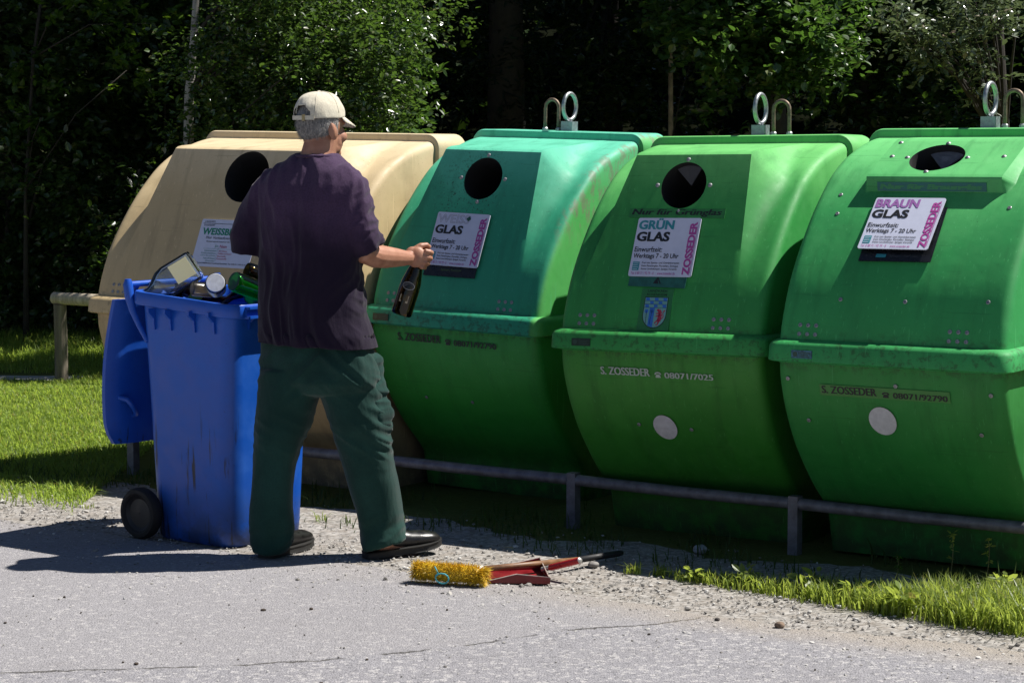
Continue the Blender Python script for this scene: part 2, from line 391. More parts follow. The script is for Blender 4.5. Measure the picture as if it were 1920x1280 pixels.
def sign_panel(parent, name, M, w, h, label, warp=0.0):
    mb = MB(); r = .008; n = 14; pts = []
    for cx, cy, a0 in ((w - r, h - r, 0), (r, h - r, 90), (r, r, 180), (w - r, r, 270)):
        for k in range(5): a = R(a0 + 22.5 * k); pts.append((cx + r * math.cos(a), cy + r * math.sin(a)))
    mb.loft([[(x, y, -.0035) for x, y in pts], [(x, y, 0) for x, y in pts]])
    o = mb.build(name, PAPER, parent, 30, M); o['label'] = label
    return o
def glass_sign(parent, M, word, wm, outline=False, extra=None):
    w, h = .282, .25
    o = sign_panel(parent, 'poster', M, w, h, 'white opening hours sign reading %s GLAS' % word)
    def T(name, mat, items):
        mb = MB()
        for it in items: put_text(mb, *it[:5], **it[5])
        return mb.build(name, mat, o, None, Matrix.Translation((0, 0, .0012)))
    ww = {'WEISS': .60, 'GRÜN': .56, 'BRAUN': .62}[word]
    k = dict(outline=.016) if outline else dict(bold=.03, heavy=.002)
    T('word', wm, [(word, .03 * w, .80 * h, ww * w, (.165 if 'Ü' not in word else .19) * h, k)])
    mb = MB()
    put_text(mb, 'GLAS', .03 * w, .595 * h, .52 * w, .165 * h, bold=.03, heavy=.0022)
    mb.build('large_word', INK, o, None, Matrix.Translation((0, 0, .0012))); mb = MB()
    put_text(mb, 'Einwurfzeit:', .03 * w, .415 * h, .44 * w, .088 * h, bold=.012)
    put_text(mb, 'Werktags 7 - 20 Uhr', .03 * w, .285 * h, .72 * w, .105 * h, bold=.016)
    mb.build('opening_hours', INK, o, None, Matrix.Translation((0, 0, .0012))); mb = MB()
    for i, t in enumerate(('Frei von Speise- und Getränkeresten', 'Kein Fensterglas, Porzellan, Steingut', 'Keine Leuchtkörper, Spiegel, Keramik')):
        put_text(mb, t, .19 * w, (.205 - .052 * i) * h, (.59 - .01 * i) * w, .042 * h, bold=.008)
    mb.build('fine_print', INK, o, None, Matrix.Translation((0, 0, .0012)))
    mb = MB(); quad(mb, .045 * w, .10 * h, .105 * w, .145 * h); mb.build('teal_square', TEAL, o, None, Matrix.Translation((0, 0, .001)))
    mb = MB()
    for i in range(4): put_text(mb, ('Abfall', 'nur', 'hier', 'einwerfen')[i] if False else '—' * 5, .055 * w, (.215 - .033 * i) * h, (.085 - .012 * (i % 2)) * w, .008 * h)
    mb.build('square_lines', PAPER, o, None, Matrix.Translation((0, 0, .0018)))
    mb = MB()
    put_text(mb, 'Tel. 0 80 71 / 92 79 - 0  ·  www.zosseder.de', .04 * w, .03 * h, .70 * w, .045 * h)
    put_text(mb, 'ZOSSEDER', .845 * w, .03 * h, .115 * w, .90 * h, rot=True, bold=.03, heavy=.0018)
    quad(mb, .966 * w, .06 * h, .006 * w, .82 * h)
    mb.build('vertical_lettering', MAGENTA, o, None, Matrix.Translation((0, 0, .0012)))
    return o
def board(parent, M, w, h, mat, name='backing_board', label=None):
    mb = MB(); mb.box((w / 2, h / 2, 0), (w, h, .003)); o = mb.build(name, mat, parent, None, M)
    if label: o['label'] = label
    return o
def curved_text(parent, name, mat, surf, u0, z0, w, h, fill, slope=0.0):
    if isinstance(fill, tuple):
        for nm, f in fill: curved_text(parent, nm, mat, surf, u0, z0, w, h, f, slope)
        return
    mb = MB(); fill(mb, w, h); V = []
    for x, y, c in mb.v:
        p, n = surf(u0 + x, z0 + y * .985 + x * slope, .0022 + c); V.append(p)
    mb.v = [tuple(p) for p in V]
    return mb.build(name, mat, parent, None)
def phone_line(number):
    return (('company_name', lambda mb, w, h: put_text(mb, 'S. ZOSSEDER', 0, .12 * h, .44 * w, .88 * h, heavy=.0036)), ('telephone_symbol', lambda mb, w, h: phone(mb, .485 * w, .02 * h, .06 * w, .62 * h)), ('telephone_number', lambda mb, w, h: put_text(mb, number, .575 * w, 0, .425 * w, .66 * h, heavy=.0030)))

# base points, yaw and tilt of the four containers come from fitting the photograph
def cont_frame(x, y, z0, yaw, roll, pit):
    c0 = Vector((math.cos(yaw), -math.sin(yaw), roll)).normalized(); c1 = Vector((math.sin(yaw), math.cos(yaw), pit)); c2 = c0.cross(c1).normalized(); c1 = c2.cross(c0)
    M = Matrix((c0, c1, c2)).transposed().to_4x4(); M.translation = (x, y, z0); return M

def container(name, fr, W, up, low, label, cat, group, kind='dormer', hl=.21, hr=.725, hole=None, rings=True, ring_first=True):
    root = empty(name, cont_frame(*fr)); tag(root, label, cat, group)
    Bf, Hf, qq = hood_profile(kind); cols = shell_columns(W, hl, hr, kind, qq, np.linalg.norm(Hf - Bf, axis=1))
    nu = len(cols[0][0]); rings_ = []
    cen = np.array([VC, .78])
    for i in range(nu):
        ring = []; 
        for t in range(len(Bf)):
            us, wt = cols[t]; u = us[i]
            p = Bf[t] * (1 - wt[i]) + Hf[t] * wt[i]
            e = min(u, W - u); off = .036 - math.sqrt(max(0, .036 ** 2 - (.036 - min(e, .036)) ** 2))
            d = p - cen; L = np.linalg.norm(d)
            if p[1] > .80: p = cen + d * (1 - off / L)
            else: p = np.array([p[0] + off, p[1]])
            ring.append((u, p[0], p[1]))
        for t in range(len(Bf) - 2, -1, -1):
            us = cols[0][0]; u = us[i]; p = Bf[t]
            e = min(u, W - u); off = .036 - math.sqrt(max(0, .036 ** 2 - (.036 - min(e, .036)) ** 2))
            d = p - cen; L = np.linalg.norm(d)
            if p[1] > .80: p = cen + d * (1 - off / L)
            else: p = np.array([p[0] + off, p[1]])
            ring.append((u, 2 * VC - p[0], p[1]))
        rings_.append(ring)
    mb = MB(); mb.loft(rings_)
    sh = mb.build('upper_shell', up, root, 32)
    bm = bmesh.new(); bm.from_mesh(sh.data); bmesh.ops.recalc_face_normals(bm, faces=bm.faces); bm.to_mesh(sh.data); bm.free()
    if hole:
        (hu, hv, hz), hn, hrad = hole
        hole_cut(sh, Vector((hu, hv, hz)), hn, hrad, .34, DARK_IN)
    else: finish_mesh(sh.data, 32)
    # lower shell: rounded belly drawn in to a straight foot
    rings_ = []
    for e, u in [(u if u < W / 2 else W - u, u) for u in (0, .004, .012, .026, .045, .2, W / 2, W - .2, W - .045, W - .026, W - .012, W - .004, W)]:
        off = .045 - math.sqrt(max(0, .045 ** 2 - (.045 - min(e, .045)) ** 2))
        f = [(u, v + off + .004, z) for v, z in _fl]
        rings_.append(f + [(u, 2 * VC - q[1], q[2]) for q in reversed(f)])
    # the belly narrows a little sideways towards the foot
    rings_ = [[(W / 2 + (x - W / 2) * (1 - .035 * (1 - min(1, max(0, z / .6)) ** .7)), y, z) for x, y, z in r] for r in rings_]
    mb = MB(); mb.loft(rings_); lo = mb.build('lower_shell', low, root, 40)
    # rim: flared skirt all round where the two shells meet
    def rr(o, z, rad=.05):
        pts = []
        for cx, cy, a0 in ((W + o - rad, 2 * VC + o - rad, 0), (-o + rad, 2 * VC + o - rad, 90), (-o + rad, -o + rad, 180), (W + o - rad, -o + rad, 270)):
            for k in range(7): a = R(a0 + 15 * k); pts.append((cx + rad * math.cos(a), cy + rad * math.sin(a), z))
        return pts
    mb = MB(); mb.loft([rr(-.02, .79), rr(.026, .786), rr(.032, .79), rr(.029, .845), rr(.022, .857), rr(.006, .866), rr(-.03, .872)])
    mb.build('rim', up, root, 35)
    # ridge band: runs over the top and down both end walls
    path = [(-.024, .87), (-.024, 1.2), (-.024, 1.52)]
    for k in range(9): a = R(180 - 90 * k / 8); path.append((.046 + .07 * math.cos(a), 1.583 + .07 * math.sin(a)))
    path += [(W * .25, 1.653), (W * .5, 1.653)]
    path = path + [(W - x, z) for x, z in reversed(path[:-1])]
    rings_ = []
    for i, (x, z) in enumerate(path):
        a = path[max(0, i - 1)]; b = path[min(len(path) - 1, i + 1)]; t = Vector((b[0] - a[0], b[1] - a[1])).normalized(); n = Vector((t.y, -t.x))
        hw = .118; r0 = .012; prof = [(-hw, .055), (-hw, r0), (-hw + .004, .004), (-hw + r0, 0), (hw - r0, 0), (hw - .004, .004), (hw, r0), (hw, .055)]
        rings_.append([(x + n.x * d, VC + v, z + n.y * d) for v, d in prof])
    mb = MB(); mb.loft(rings_); rb = mb.build('ridge_band', up, root, 35)
    bm = bmesh.new(); bm.from_mesh(rb.data); bmesh.ops.recalc_face_normals(bm, faces=bm.faces); bm.to_mesh(rb.data); bm.free(); finish_mesh(rb.data, 35)
    if rings:
        ur = W / 2
        lr = MB(); lr.tube([(ur, VC + .0 + .056 * math.cos(a), 1.767 + .062 * math.sin(a)) for a in np.linspace(0, 2 * math.pi, 28, endpoint=False)], .0095, 10, loop=True)
        ro = lr.build('lifting_ring', STEEL, root, 180)
        bk = MB(); bk.box((ur, VC, 1.674), (.062, .05, .048)); bk.box((ur, VC, 1.702), (.02, .016, .012)); bk.build('mount_block', simple('zinc_block', (.34, .37, .40), .45, .25, 60, metal=.6), ro, None)
        uh = ur + (.098 if ring_first else -.098); q = []
        for z in (1.645, 1.70, 1.755): q.append((uh - .037, VC, z))
        for k in range(1, 12): a = R(180 - 15 * k); q.append((uh + .037 * math.cos(a), VC, 1.762 + .037 * math.sin(a)))
        for z in (1.755, 1.70, 1.645): q.append((uh + .037, VC, z))
        hk = MB(); hk.tube(q, .0085, 9)
        ho = hk.build('lifting_hook', simple('rusty_steel', (.20, .15, .11), .55, .4, 60, metal=.6), root, 180)
        for s in (-.037, .037): nb = MB(); nb.lathe([(.014, 0), (.014, .010), (.010, .016)], 8, Matrix.Translation((uh + s, VC, 1.653))); nb.build('nut', STEEL, ho, 30)
    return root
def rivets(root, spots, surf, me=RIVET2):
    for u, z in spots:
        p, n = surf(u, z, 0.0); link('rivet', me, root, frame_mat(p, n))
def cluster(u, z): return [(u + dx * .033, z + dz * .0165) for dx in (-1, 0, 1) for dz in (-1, 1)]

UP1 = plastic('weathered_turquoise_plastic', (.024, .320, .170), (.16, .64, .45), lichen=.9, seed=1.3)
LO1 = plastic('green_lower_plastic', (.022, .27, .030), (.05, .34, .065), True, seed=2.1)
UP2 = plastic('grass_green_plastic', (.036, .300, .062), (.19, .58, .17), seed=4.4)
LO2 = plastic('dark_grass_green_plastic', (.026, .20, .018), (.06, .28, .04), True, seed=5.2)
UP3 = plastic('mid_green_plastic', (.036, .330, .085), (.18, .60, .20), seed=7.7)
LO3 = plastic('deep_green_lower_plastic', (.018, .205, .034), (.04, .26, .052), True, seed=8.3)
UPB = plastic('beige_plastic', (.56, .42, .225), (.70, .575, .38), seed=3.1, grime=(.10, .08, .06))
LOB = plastic('beige_lower_plastic', (.46, .33, .17), (.5, .37, .2), True, seed=6.1, grime=(.10, .08, .06))
GRP = 'glass recycling containers standing in a row'
PNv = PN
HZ = 1.443
def hole_at(u, rad): return ((u, pan_v(HZ), HZ), PN, rad)

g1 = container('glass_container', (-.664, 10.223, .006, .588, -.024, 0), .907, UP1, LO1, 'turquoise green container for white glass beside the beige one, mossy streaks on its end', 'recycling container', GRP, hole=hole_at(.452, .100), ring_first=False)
g2 = container('glass_container', (.186, 9.149, -.013, .55, .013, -.018), .907, UP2, LO2, 'grass green container for green glass with a coat of arms sticker below its sign', 'recycling container', GRP, hole=hole_at(.450, .100))
g3 = container('glass_container', (.995, 8.501, .004, .601, .006, .001), .907, UP3, LO3, 'green container for brown glass whose opening sits on top of a jutting wedge hood', 'recycling container', GRP, kind='wedge', hl=.205, hr=.75, hole=((.435, .478, 1.541), Vector((0, -.454, .891)), .107))
cb = container('tin_container', (-2.004, 10.772, .005, .578, -.012, -.008), 1.395, UPB, LOB, 'wide beige container for tins behind the man and the blue bin', 'recycling container', None, hl=.263, hr=1.19, hole=hole_at(.744, .127), rings=False)

def bar_chord(u, z0, h, off):
    a, _ = on_bar(u, z0); b, _ = on_bar(u, z0 + h); t = (b - a).normalized(); n = Vector((0, -t.z, t.y)); return frame_mat(a + n * off, n)
# signs, stickers, rivets
def pan_M(u, z, off=.006): p, n = on_pan(u, z, off); return frame_mat(p, n)
def tilt(M, deg): return M @ Matrix.Rotation(R(deg), 4, 'Z')
ps = glass_sign(g1, tilt(pan_M(.268, 1.052, .018), -.5), 'WEISS', OUTL, outline=True)
mb = MB(); mb.add([(.160, .225, 0), (.178, .238, 0), (.186, .222, 0), (.174, .212, 0)], [(0, 3, 2, 1)]); mb.build('dark_leaf_mark', simple('leaf_mark', (.01, .09, .06), .6, .1), ps, None, Matrix.Translation((0, 0, .0016)))
board(g1, pan_M(.264, 1.008, .006), .278, .2, BACKING, label='black old board showing below the white sign')
mb = MB(); put_text(mb, 'Spiegel, Keramik', 0, 0, .11, .012); mb.build('old_lettering', simple('faded_green_ink', (.10, .17, .06), .6, 0), g1, None, pan_M(.355, 1.030, .0090))
glass_sign(g2, tilt(pan_M(.283, 1.077, .010), .3), 'GRÜN', TEAL)
OLDST = simple('faded_teal_sticker', (.02, .13, .10), .45, .3, 30)
p2b = board(g2, tilt(pan_M(.290, 1.040, .005), -1), .255, .05, OLDST, 'old_sticker', 'faded teal strip under the sign')
mb = MB(); mb.add([(.11, .014, 0), (.125, .040, 0), (.134, .014, 0)], [(0, 2, 1)]); mb.add([(.125, .040, 0), (.131, .040, 0), (.146, .014, 0), (.140, .014, 0)], [(0, 3, 2, 1)]); mb.build('symbol', INK, p2b, None, Matrix.Translation((0, 0, .0022)))
# heavy slanted line above the sign
hs = board(g2, pan_M(.230, 1.312, .0026), .43, .040, simple('green_label_strip', (.030, .19, .045), .4, .15), 'label_strip')
mb = MB(); put_text(mb, 'Nur für Grünglas', .014, .004, .40, .033, shear=.18, heavy=.0042); mb.build('lettering', INK, hs, None, Matrix.Translation((0, 0, .0022)))
# coat of arms
co = board(g2, bar_chord(.358, .868, .172, .0055), .142, .172, simple('green_sticker_film', (.025, .18, .05), .4, .1), 'arms_sticker', 'sticker with a blue, white and red shield')
BLUEI = simple('heraldic_blue', (.03, .16, .55), .45, .05); WHITEI = simple('pale_sticker_green', (.16, .38, .36), .45, .05)
mb = MB(); put_text(mb, 'LANDKREIS', .026, .158, .088, .010, bold=.02); put_text(mb, 'ROSENHEIM', .024, .143, .090, .010, bold=.02); mb.build('lettering', simple('dark_green_ink', (.006, .035, .015), .5, 0), co, None, Matrix.Translation((0, 0, .002)))
def shield(x0, y0, w, h, n=18):
    pts = [(x0, y0 + h), (x0 + w, y0 + h)]
    for k in range(n + 1): a = math.pi * k / n; pts.append((x0 + w / 2 + w / 2 * math.cos(a), y0 + h * .42 - h * .42 * math.sin(a)))
    return pts
s_out = shield(.018, .010, .106, .128); mb = MB(); mb.add([(x, y, 0) for x, y in s_out], [tuple(reversed(range(len(s_out))))]); mb.build('shield_outline', INK, co, None, Matrix.Translation((0, 0, .002)))
s_in = shield(.021, .013, .100, .122); mb = MB(); mb.add([(x, y, 0) for x, y in s_in], [tuple(reversed(range(len(s_in))))]); mb.build('shield_field', WHITEI, co, None, Matrix.Translation((0, 0, .0024)))
mb = MB()
for r_ in range(3):
    for c_ in range(5):
        if (r_ + c_) % 2 == 0:
            x, y = .023 + c_ * .0192, .121 - r_ * .0135; mb.add([(x + .004, y, 0), (x + .0192, y, 0), (x + .0172, y + .0128, 0), (x + .001, y + .0128, 0)], [(0, 1, 2, 3)])
mb.add([(.047, .019, 0), (.069, .0135, 0), (.069, .094, 0), (.047, .094, 0)], [(0, 1, 2, 3)])
for cx, cy in ((.034, .079), (.058, .079)): mb.add([(cx + .0085 * math.cos(2 * math.pi * k / 10), cy + .0085 * math.sin(2 * math.pi * k / 10), 0) for k in range(10)], [tuple(range(10))])
mb.build('blue_charges', BLUEI, co, None, Matrix.Translation((0, 0, .0028)))
mb = MB()
for k in range(5): quad(mb, .0335 + .0005 * k, .070 - .011 * k, .002, .010); quad(mb, .0575 - .001 * k, .070 - .011 * k, .002, .010)
for y in (.094, .108, .1215): quad(mb, .021, y - .0006, .100, .0012)
mb.build('black_lines', INK, co, None, Matrix.Translation((0, 0, .0032)))
mb = MB()      # red rearing beast, as a chain of limbs
def limb(p, q, a, b):
    d = Vector((q[0] - p[0], q[1] - p[1])).normalized(); n = Vector((-d.y, d.x))
    mb.add([(p[0] + n.x * a, p[1] + n.y * a, 0), (p[0] - n.x * a, p[1] - n.y * a, 0), (q[0] - n.x * b, q[1] - n.y * b, 0), (q[0] + n.x * b, q[1] + n.y * b, 0)], [(0, 1, 2, 3)])
for a in [((.094, .040), (.098, .070), .009, .008), ((.098, .070), (.090, .085), .008, .006), ((.090, .085), (.080, .083), .006, .003), ((.096, .072), (.078, .070), .004, .002), ((.096, .064), (.078, .058), .004, .002), ((.094, .044), (.080, .036), .005, .002), ((.080, .036), (.078, .028), .003, .002), ((.096, .042), (.090, .024), .005, .002), ((.090, .024), (.082, .022), .002, .002), ((.102, .046), (.112, .056), .002, .002), ((.112, .056), (.108, .074), .002, .0015), ((.108, .074), (.115, .084), .0015, .003)]: limb(*a)
mb.build('red_beast', simple('heraldic_red', (.42, .03, .07), .45, .05), co, None, Matrix.Translation((0, 0, .0028)))
# brown glass sign hangs free of the barrel on a black board
board(g3, tilt(bar_chord(.279, 1.155, .20, .010), .6), .288, .25, BACKING, label='black board behind the curling sign')
Mb = bar_chord(.268, 1.19, .2, .028) @ Matrix.Rotation(R(-2), 4, 'X')
glass_sign(g3, tilt(Mb, .2), 'BRAUN', PURPLE)
mb = MB(); put_text(mb, 'Spiegel, Keramik', 0, 0, .115, .014); mb.build('old_lettering', simple('faded_grey_ink', (.05, .06, .07), .6, 0), g3, None, bar_chord(.40, 1.168, .2, .0125))
mb = MB(); quad(mb, 0, 0, .04, .016); mb.build('old_square', TEAL, g3, None, bar_chord(.345, 1.168, .2, .0125))
un = Vector((0, -.989, -.145)); us_ = frame_mat(Vector((.26, .2985, 1.4375)) + Vector((0, -.005, -.004)), un)
# faint blue-green line on the underside of the wedge
hp = MB(); put_text(hp, 'Nur für Braunglas', .012, .004, .41, .027, bold=.02, heavy=.005, shear=.15)
bs = board(g3, frame_mat(Vector((.25, .3525, 1.4165)) + un * .0015, un), .44, .034, simple('blue_green_strip', (.015, .15, .13), .5, .1), 'label_strip')
hp.build('lettering', simple('green_lettering', (.03, .24, .08), .5, 0), bs, None, Matrix.Translation((0, -.003, .0022)))
# tins sign
sw, sh_ = .345, .232
tp = sign_panel(cb, 'poster', pan_M(.555, 1.027, .006), sw, sh_, 'white sign reading WEISSBLECH')
mb = MB(); put_text(mb, 'LANDKREIS', .02, .216, .062, .0085); put_text(mb, 'ROSENHEIM', .02, .198, .064, .0085)
quad(mb, .012, .2095, .32, .0022); mb.build('heading', INK, tp, None, Matrix.Translation((0, 0, .0012))); mb = MB()
put_text(mb, 'Nur Verkaufsverpackungen', .052, .131, .235, .018); put_text(mb, 'Entsorgungscontainer für Weißblech', .06, .118, .205, .008, bold=.02); mb.build('subtitle', INK, tp, None, Matrix.Translation((0, 0, .0012))); mb = MB()
put_text(mb, 'Noch Fragen? Abfallberatung Landkreis Rosenheim  Tel. 0 80 31 - 3 92 15 10', .01, .012, .315, .0085, bold=.02)
mb.build('footer', INK, tp, None, Matrix.Translation((0, 0, .0012)))
mb = MB(); put_text(mb, 'WEISSBLECH', .02, .155, .275, .034, bold=.03); mb.build('word', GREENINK, tp, None, Matrix.Translation((0, 0, .0012)))
mb = MB(); put_text(mb, 'Ja', .116, .093, .02, .015)
for i, (t, ww) in enumerate((('Konservendosen', .072), ('Kondensmilchdosen', .088), ('Leere Spraydosen', .088), ('Twist-Off-Deckel', .07), ('Kronkorken', .05))): put_text(mb, t, .134 - ww, .074 - i * .0125, ww, .0085)
quad(mb, .14, .026, .001, .08); quad(mb, .05, .087, .2, .001)
mb.build('left_column', simple('soft_green_ink', (.09, .28, .24), .5, 0), tp, None, Matrix.Translation((0, 0, .0012)))
mb = MB(); put_text(mb, 'Nein', .148, .093, .04, .015)
for i, (t, ww) in enumerate((('Alu-Dosen', .05), ('Gefäße mit Resten', .08), ('Eisenteile', .05), ('Kunststoffe', .058))): put_text(mb, t, .147, .074 - i * .0125, ww, .0085)
mb.build('right_column', REDINK, tp, None, Matrix.Translation((0, 0, .0012)))

curved_text(g1, 'telephone_line', INK, on_low, .165, .712, .53, .040, phone_line('08071/92790'))
curved_text(g2, 'telephone_line', simple('pale_lettering', (.42, .48, .42), .5, .1), on_low, .197, .684, .50, .036, phone_line('08071/7025'))
curved_text(g3, 'label_band', simple('yellow_green_strip', (.05, .22, .04), .45, .1), lambda u, z, o: on_low(u, z, o - .0012), .18, .664, .52, .042, lambda mb, w, h: [quad(mb, w * i / 12, h * j / 3, w / 12, h / 3) for i in range(12) for j in range(3)])
curved_text(g3, 'telephone_line', INK, on_low, .19, .669, .50, .033, phone_line('08071/92790'))
DOT = simple('white_round_sticker', (.56, .55, .58), .5, .12, 40)
def dot(root, u, z, r):
    def fill(mb, w, h):
        for k in range(24):
            a, b = 2 * math.pi * k / 24, 2 * math.pi * (k + 1) / 24
            mb.add([(0, 0, 0), (r * math.cos(a), r * math.sin(a), 0), (r * math.cos(b), r * math.sin(b), 0)], [(0, 1, 2)])
    curved_text(root, 'round_sticker', DOT, on_low, u, z, 1, 1, fill)
dot(g2, .437, .478, .052); dot(g3, .418, .578, .055)
# small dark makers' plates on the rim
PLATE = simple('dark_plate', (.012, .035, .02), .4, .3)
for root, u, mt in ((g1, .05, PLATE), (g2, .085, PLATE), (g3, .085, simple('scuffed_blue_plate', (.05, .16, .22), .5, .6, 90))):
    pm = frame_mat(Vector((u, -.0335, .802)), Vector((0, -1, .06))); b_ = board(root, pm, .085, .030, mt, 'maker_plate')
    mb = MB(); mb.add([(.016 + .010 * math.cos(k * math.pi / 5), .015 + .010 * math.sin(k * math.pi / 5), 0) for k in range(10)], [tuple(range(10))])
    for i in range(3): quad(mb, .034, .020 - .007 * i, .042 - .006 * (i % 2), .003)
    mb.build('plate_print', simple('plate_print', (.03, .07, .045), .5, 0), b_, None, Matrix.Translation((0, 0, .0022)))
for root in (g1, g2, g3):
    rivets(root, cluster(.125, .905) + cluster(.725, .905), on_bar)
rivets(cb, cluster(.142, .905), on_bar)
for root, hu in ((g1, .452), (g2, .450)):
    rivets(root, [(hu, HZ + .103), (hu - .118, HZ), (hu + .118, HZ), (hu, HZ - .103)], on_pan, RIVET)
def on_wedge(u, z, off=0.0): n = Vector((0, -.454, .891)); v = .357 + (z - 1.479) * (.243 / .124); return Vector((u, v, z)) + n * off, n
rivets(g3, [(.435, 1.594), (.312, 1.541), (.558, 1.541), (.435, 1.489), (.245, 1.545), (.70, 1.545), (.235, 1.597)], on_wedge, RIVET)
rivets(g3, [(.12, 1.33), (.80, 1.36), (.43, 1.365), (.10, 1.40), (.24, 1.02), (.50, 1.02), (.82, 1.03)], on_bar)
rivets(g3, [(.051, .72), (.49, .715), (.858, .702), (.11, .56), (.80, .55)], on_low)
rivets(g2, [(.319, .483), (.553, .474)], on_low); rivets(g1, [(.24, .452), (.492, .451)], on_low)
# rubber flaps in the mouths of the containers
for root, c, n, rad in ((g2, Vector((.450, pan_v(HZ), HZ)), PN, .100), (g3, Vector((.435, .478, 1.541)), Vector((0, -.454, .891)).normalized(), .107)):
    Mx = frame_mat(c - n * .03, n)
    for k, (a0, a1, tip) in enumerate(((200, 290, .30), (48, 128, .22), (300, 395, .55)) if root is g3 else ((60, 125, .25),)):
        mb = MB(); pts = [(rad * tip * math.cos(R((a0 + a1) / 2)), rad * tip * math.sin(R((a0 + a1) / 2)), -.035)] + [(rad * .995 * math.cos(R(a)), rad * .995 * math.sin(R(a)), 0) for a in np.linspace(a0, a1, 9)]
        mb.loft([[Vector(p) for p in pts], [Vector(p) - Vector((0, 0, .006)) for p in pts]]); mb.build('rubber_flap', RUBBER if root is g3 else DARK_IN if False else simple('dark_rubber', (.05, .05, .055), .6, .2), root, None, Mx)
# ------------------------------------------------------------ blue wheeled bin
def scuffed(name, c, pale, seed=0):
    g = NG(name); v = g.map(loc=(seed, seed, seed)); z = g.sep()['Z']
    mid = g.noise(9, 5, .65, v); fine = g.noise(60, 4, .7, v); st = g.noise(30, 4, .65, g.map((1, 1, .07), loc=(seed, 0, 0)))
    b = g.mix(g.mr(mid, .35, .7, 0, .55), c, pale)
    b = g.mix(g.math('MULTIPLY', g.mr(st, .58, .66), g.mr(z, .62, .3)), b, (.012, .014, .03))
    b = g.mix(g.mr(fine, .62, .72, 0, .5), b, tuple(x * .4 for x in c))
    b = g.mix(g.math('MULTIPLY', g.mr(z, .28, .0, 0, .8), g.mr(mid, .3, .6, .3, 1)), b, (.010, .014, .035))
    g.col(b); g.l(g.mr(mid, .3, .7, .34, .55), g.b.inputs['Roughness']); g.bump(fine, .12, .002)
    return g.m
BLUE = scuffed('scuffed_blue_plastic', (.007, .085, .46), (.016, .125, .55)); BLUE2 = scuffed('plain_blue_plastic', (.007, .075, .44), (.012, .105, .52), 3)
TYRE = simple('worn_rubber', (.012, .010, .010), .75, .35, 30, .2); HUB = simple('dark_wheel_plastic', (.018, .016, .017), .5, .3)
BA, BB = Vector((.788, -.616, 0)), Vector((.616, .788, 0))
Mbin = Matrix((BA, BB, Vector((0, 0, 1)))).transposed().to_4x4(); Mbin.translation = (-1.156, 9.184, 0)
BIN = empty('wheelie_bin', Mbin); tag(BIN, 'scuffed blue wheeled bin full of glass, lid hanging open, behind the man', 'wheeled bin')
def rrect(d, w, rad, z, n=6, tilt=0.0, cx=0.0):
    out = []
    for sx, sy, a0 in ((1, 1, 0), (-1, 1, 90), (-1, -1, 180), (1, -1, 270)):
        for k in range(n + 1):
            a = R(a0 + 90 * k / n); x = sx * (d / 2 - rad) + rad * math.cos(a); y = sy * (w / 2 - rad) + rad * math.sin(a)
            out.append((x + cx, y, z - x * tilt))
    return out
mb = MB()
prof = [(0, .425, .41, .07), (.015, .45, .435, .08), (.06, .46, .44, .08), (.30, .478, .452, .075), (.62, .502, .466, .07), (.90, .525, .477, .06), (.955, .53, .48, .06)]
rings_ = [rrect(d, w, r, z) for z, d, w, r in prof]
inner = [rrect(d - .012, w - .012, r - .004, z) for z, d, w, r in ((.955, .53, .48, .06), (.70, .505, .46, .06), (.45, .485, .44, .06))]
mb.loft(rings_ + inner); mb.build('body', BLUE, BIN, 40)
mb = MB()
mb.loft([rrect(.50, .432, .055, .948, tilt=.06), rrect(.535, .465, .06, .93, tilt=.06), rrect(.60, .525, .07, .938, tilt=.06), rrect(.605, .53, .07, .945, tilt=.06), rrect(.602, .527, .07, .985, tilt=.06), rrect(.594, .519, .066, .990, tilt=.06), rrect(.54, .468, .055, .988, tilt=.06), rrect(.518, .45, .05, .975, tilt=.06), rrect(.50, .432, .055, .948, tilt=.06)], caps=False)
rimo = mb.build('rim', BLUE2, BIN, 40)
def gusset(x, y, dirv, h=.085):
    n = Vector(dirv); t = Vector((-n.y, n.x, 0)) * .006; p = Vector((x, y, 0))
    q = [(0, .94), (.042, .94), (.042, .925), (.014, .90), (.010, .94 - h), (-.01, .94 - h)]
    mb = MB(); mb.loft([[p + n * a + t * s + Vector((0, 0, z)) for a, z in q] for s in (-1, 1)]); mb.build('gusset', BLUE2, rimo, None)
for x in (-.17, -.075, .06, .17): gusset(x, -.236, (0, -1, 0)); gusset(x, .236, (0, 1, 0))
for y in (-.14, 0, .14): gusset(.258, y, (1, 0, 0), .07)
mb = MB()
for z, dd in ((.972, .026), (.935, .026)):
    mb.box((.302 + .006, 0, z - .012), (dd, .40, .010))
mb.box((.302, 0, .942), (.012, .40, .034)); mb.build('lifting_comb', BLUE2, BIN, None)
mb = MB()
for s in (-1, 1):
    y = s * .235
    P_ = [(-.225, y * .97, .80), (-.262, y, .86), (-.292, y * 1.03, .92), (-.306, y * 1.06, .98), (-.31, y * 1.07, 1.03), (-.31, y * 1.07, 1.052)]
    mb.tube(P_, [.010, .012, .015, .020, .021, .013], 10)
mb.tube([(-.31, -.25, 1.03), (-.31, .25, 1.03)], .0125, 12); mb.build('handle', BLUE2, BIN, 50)
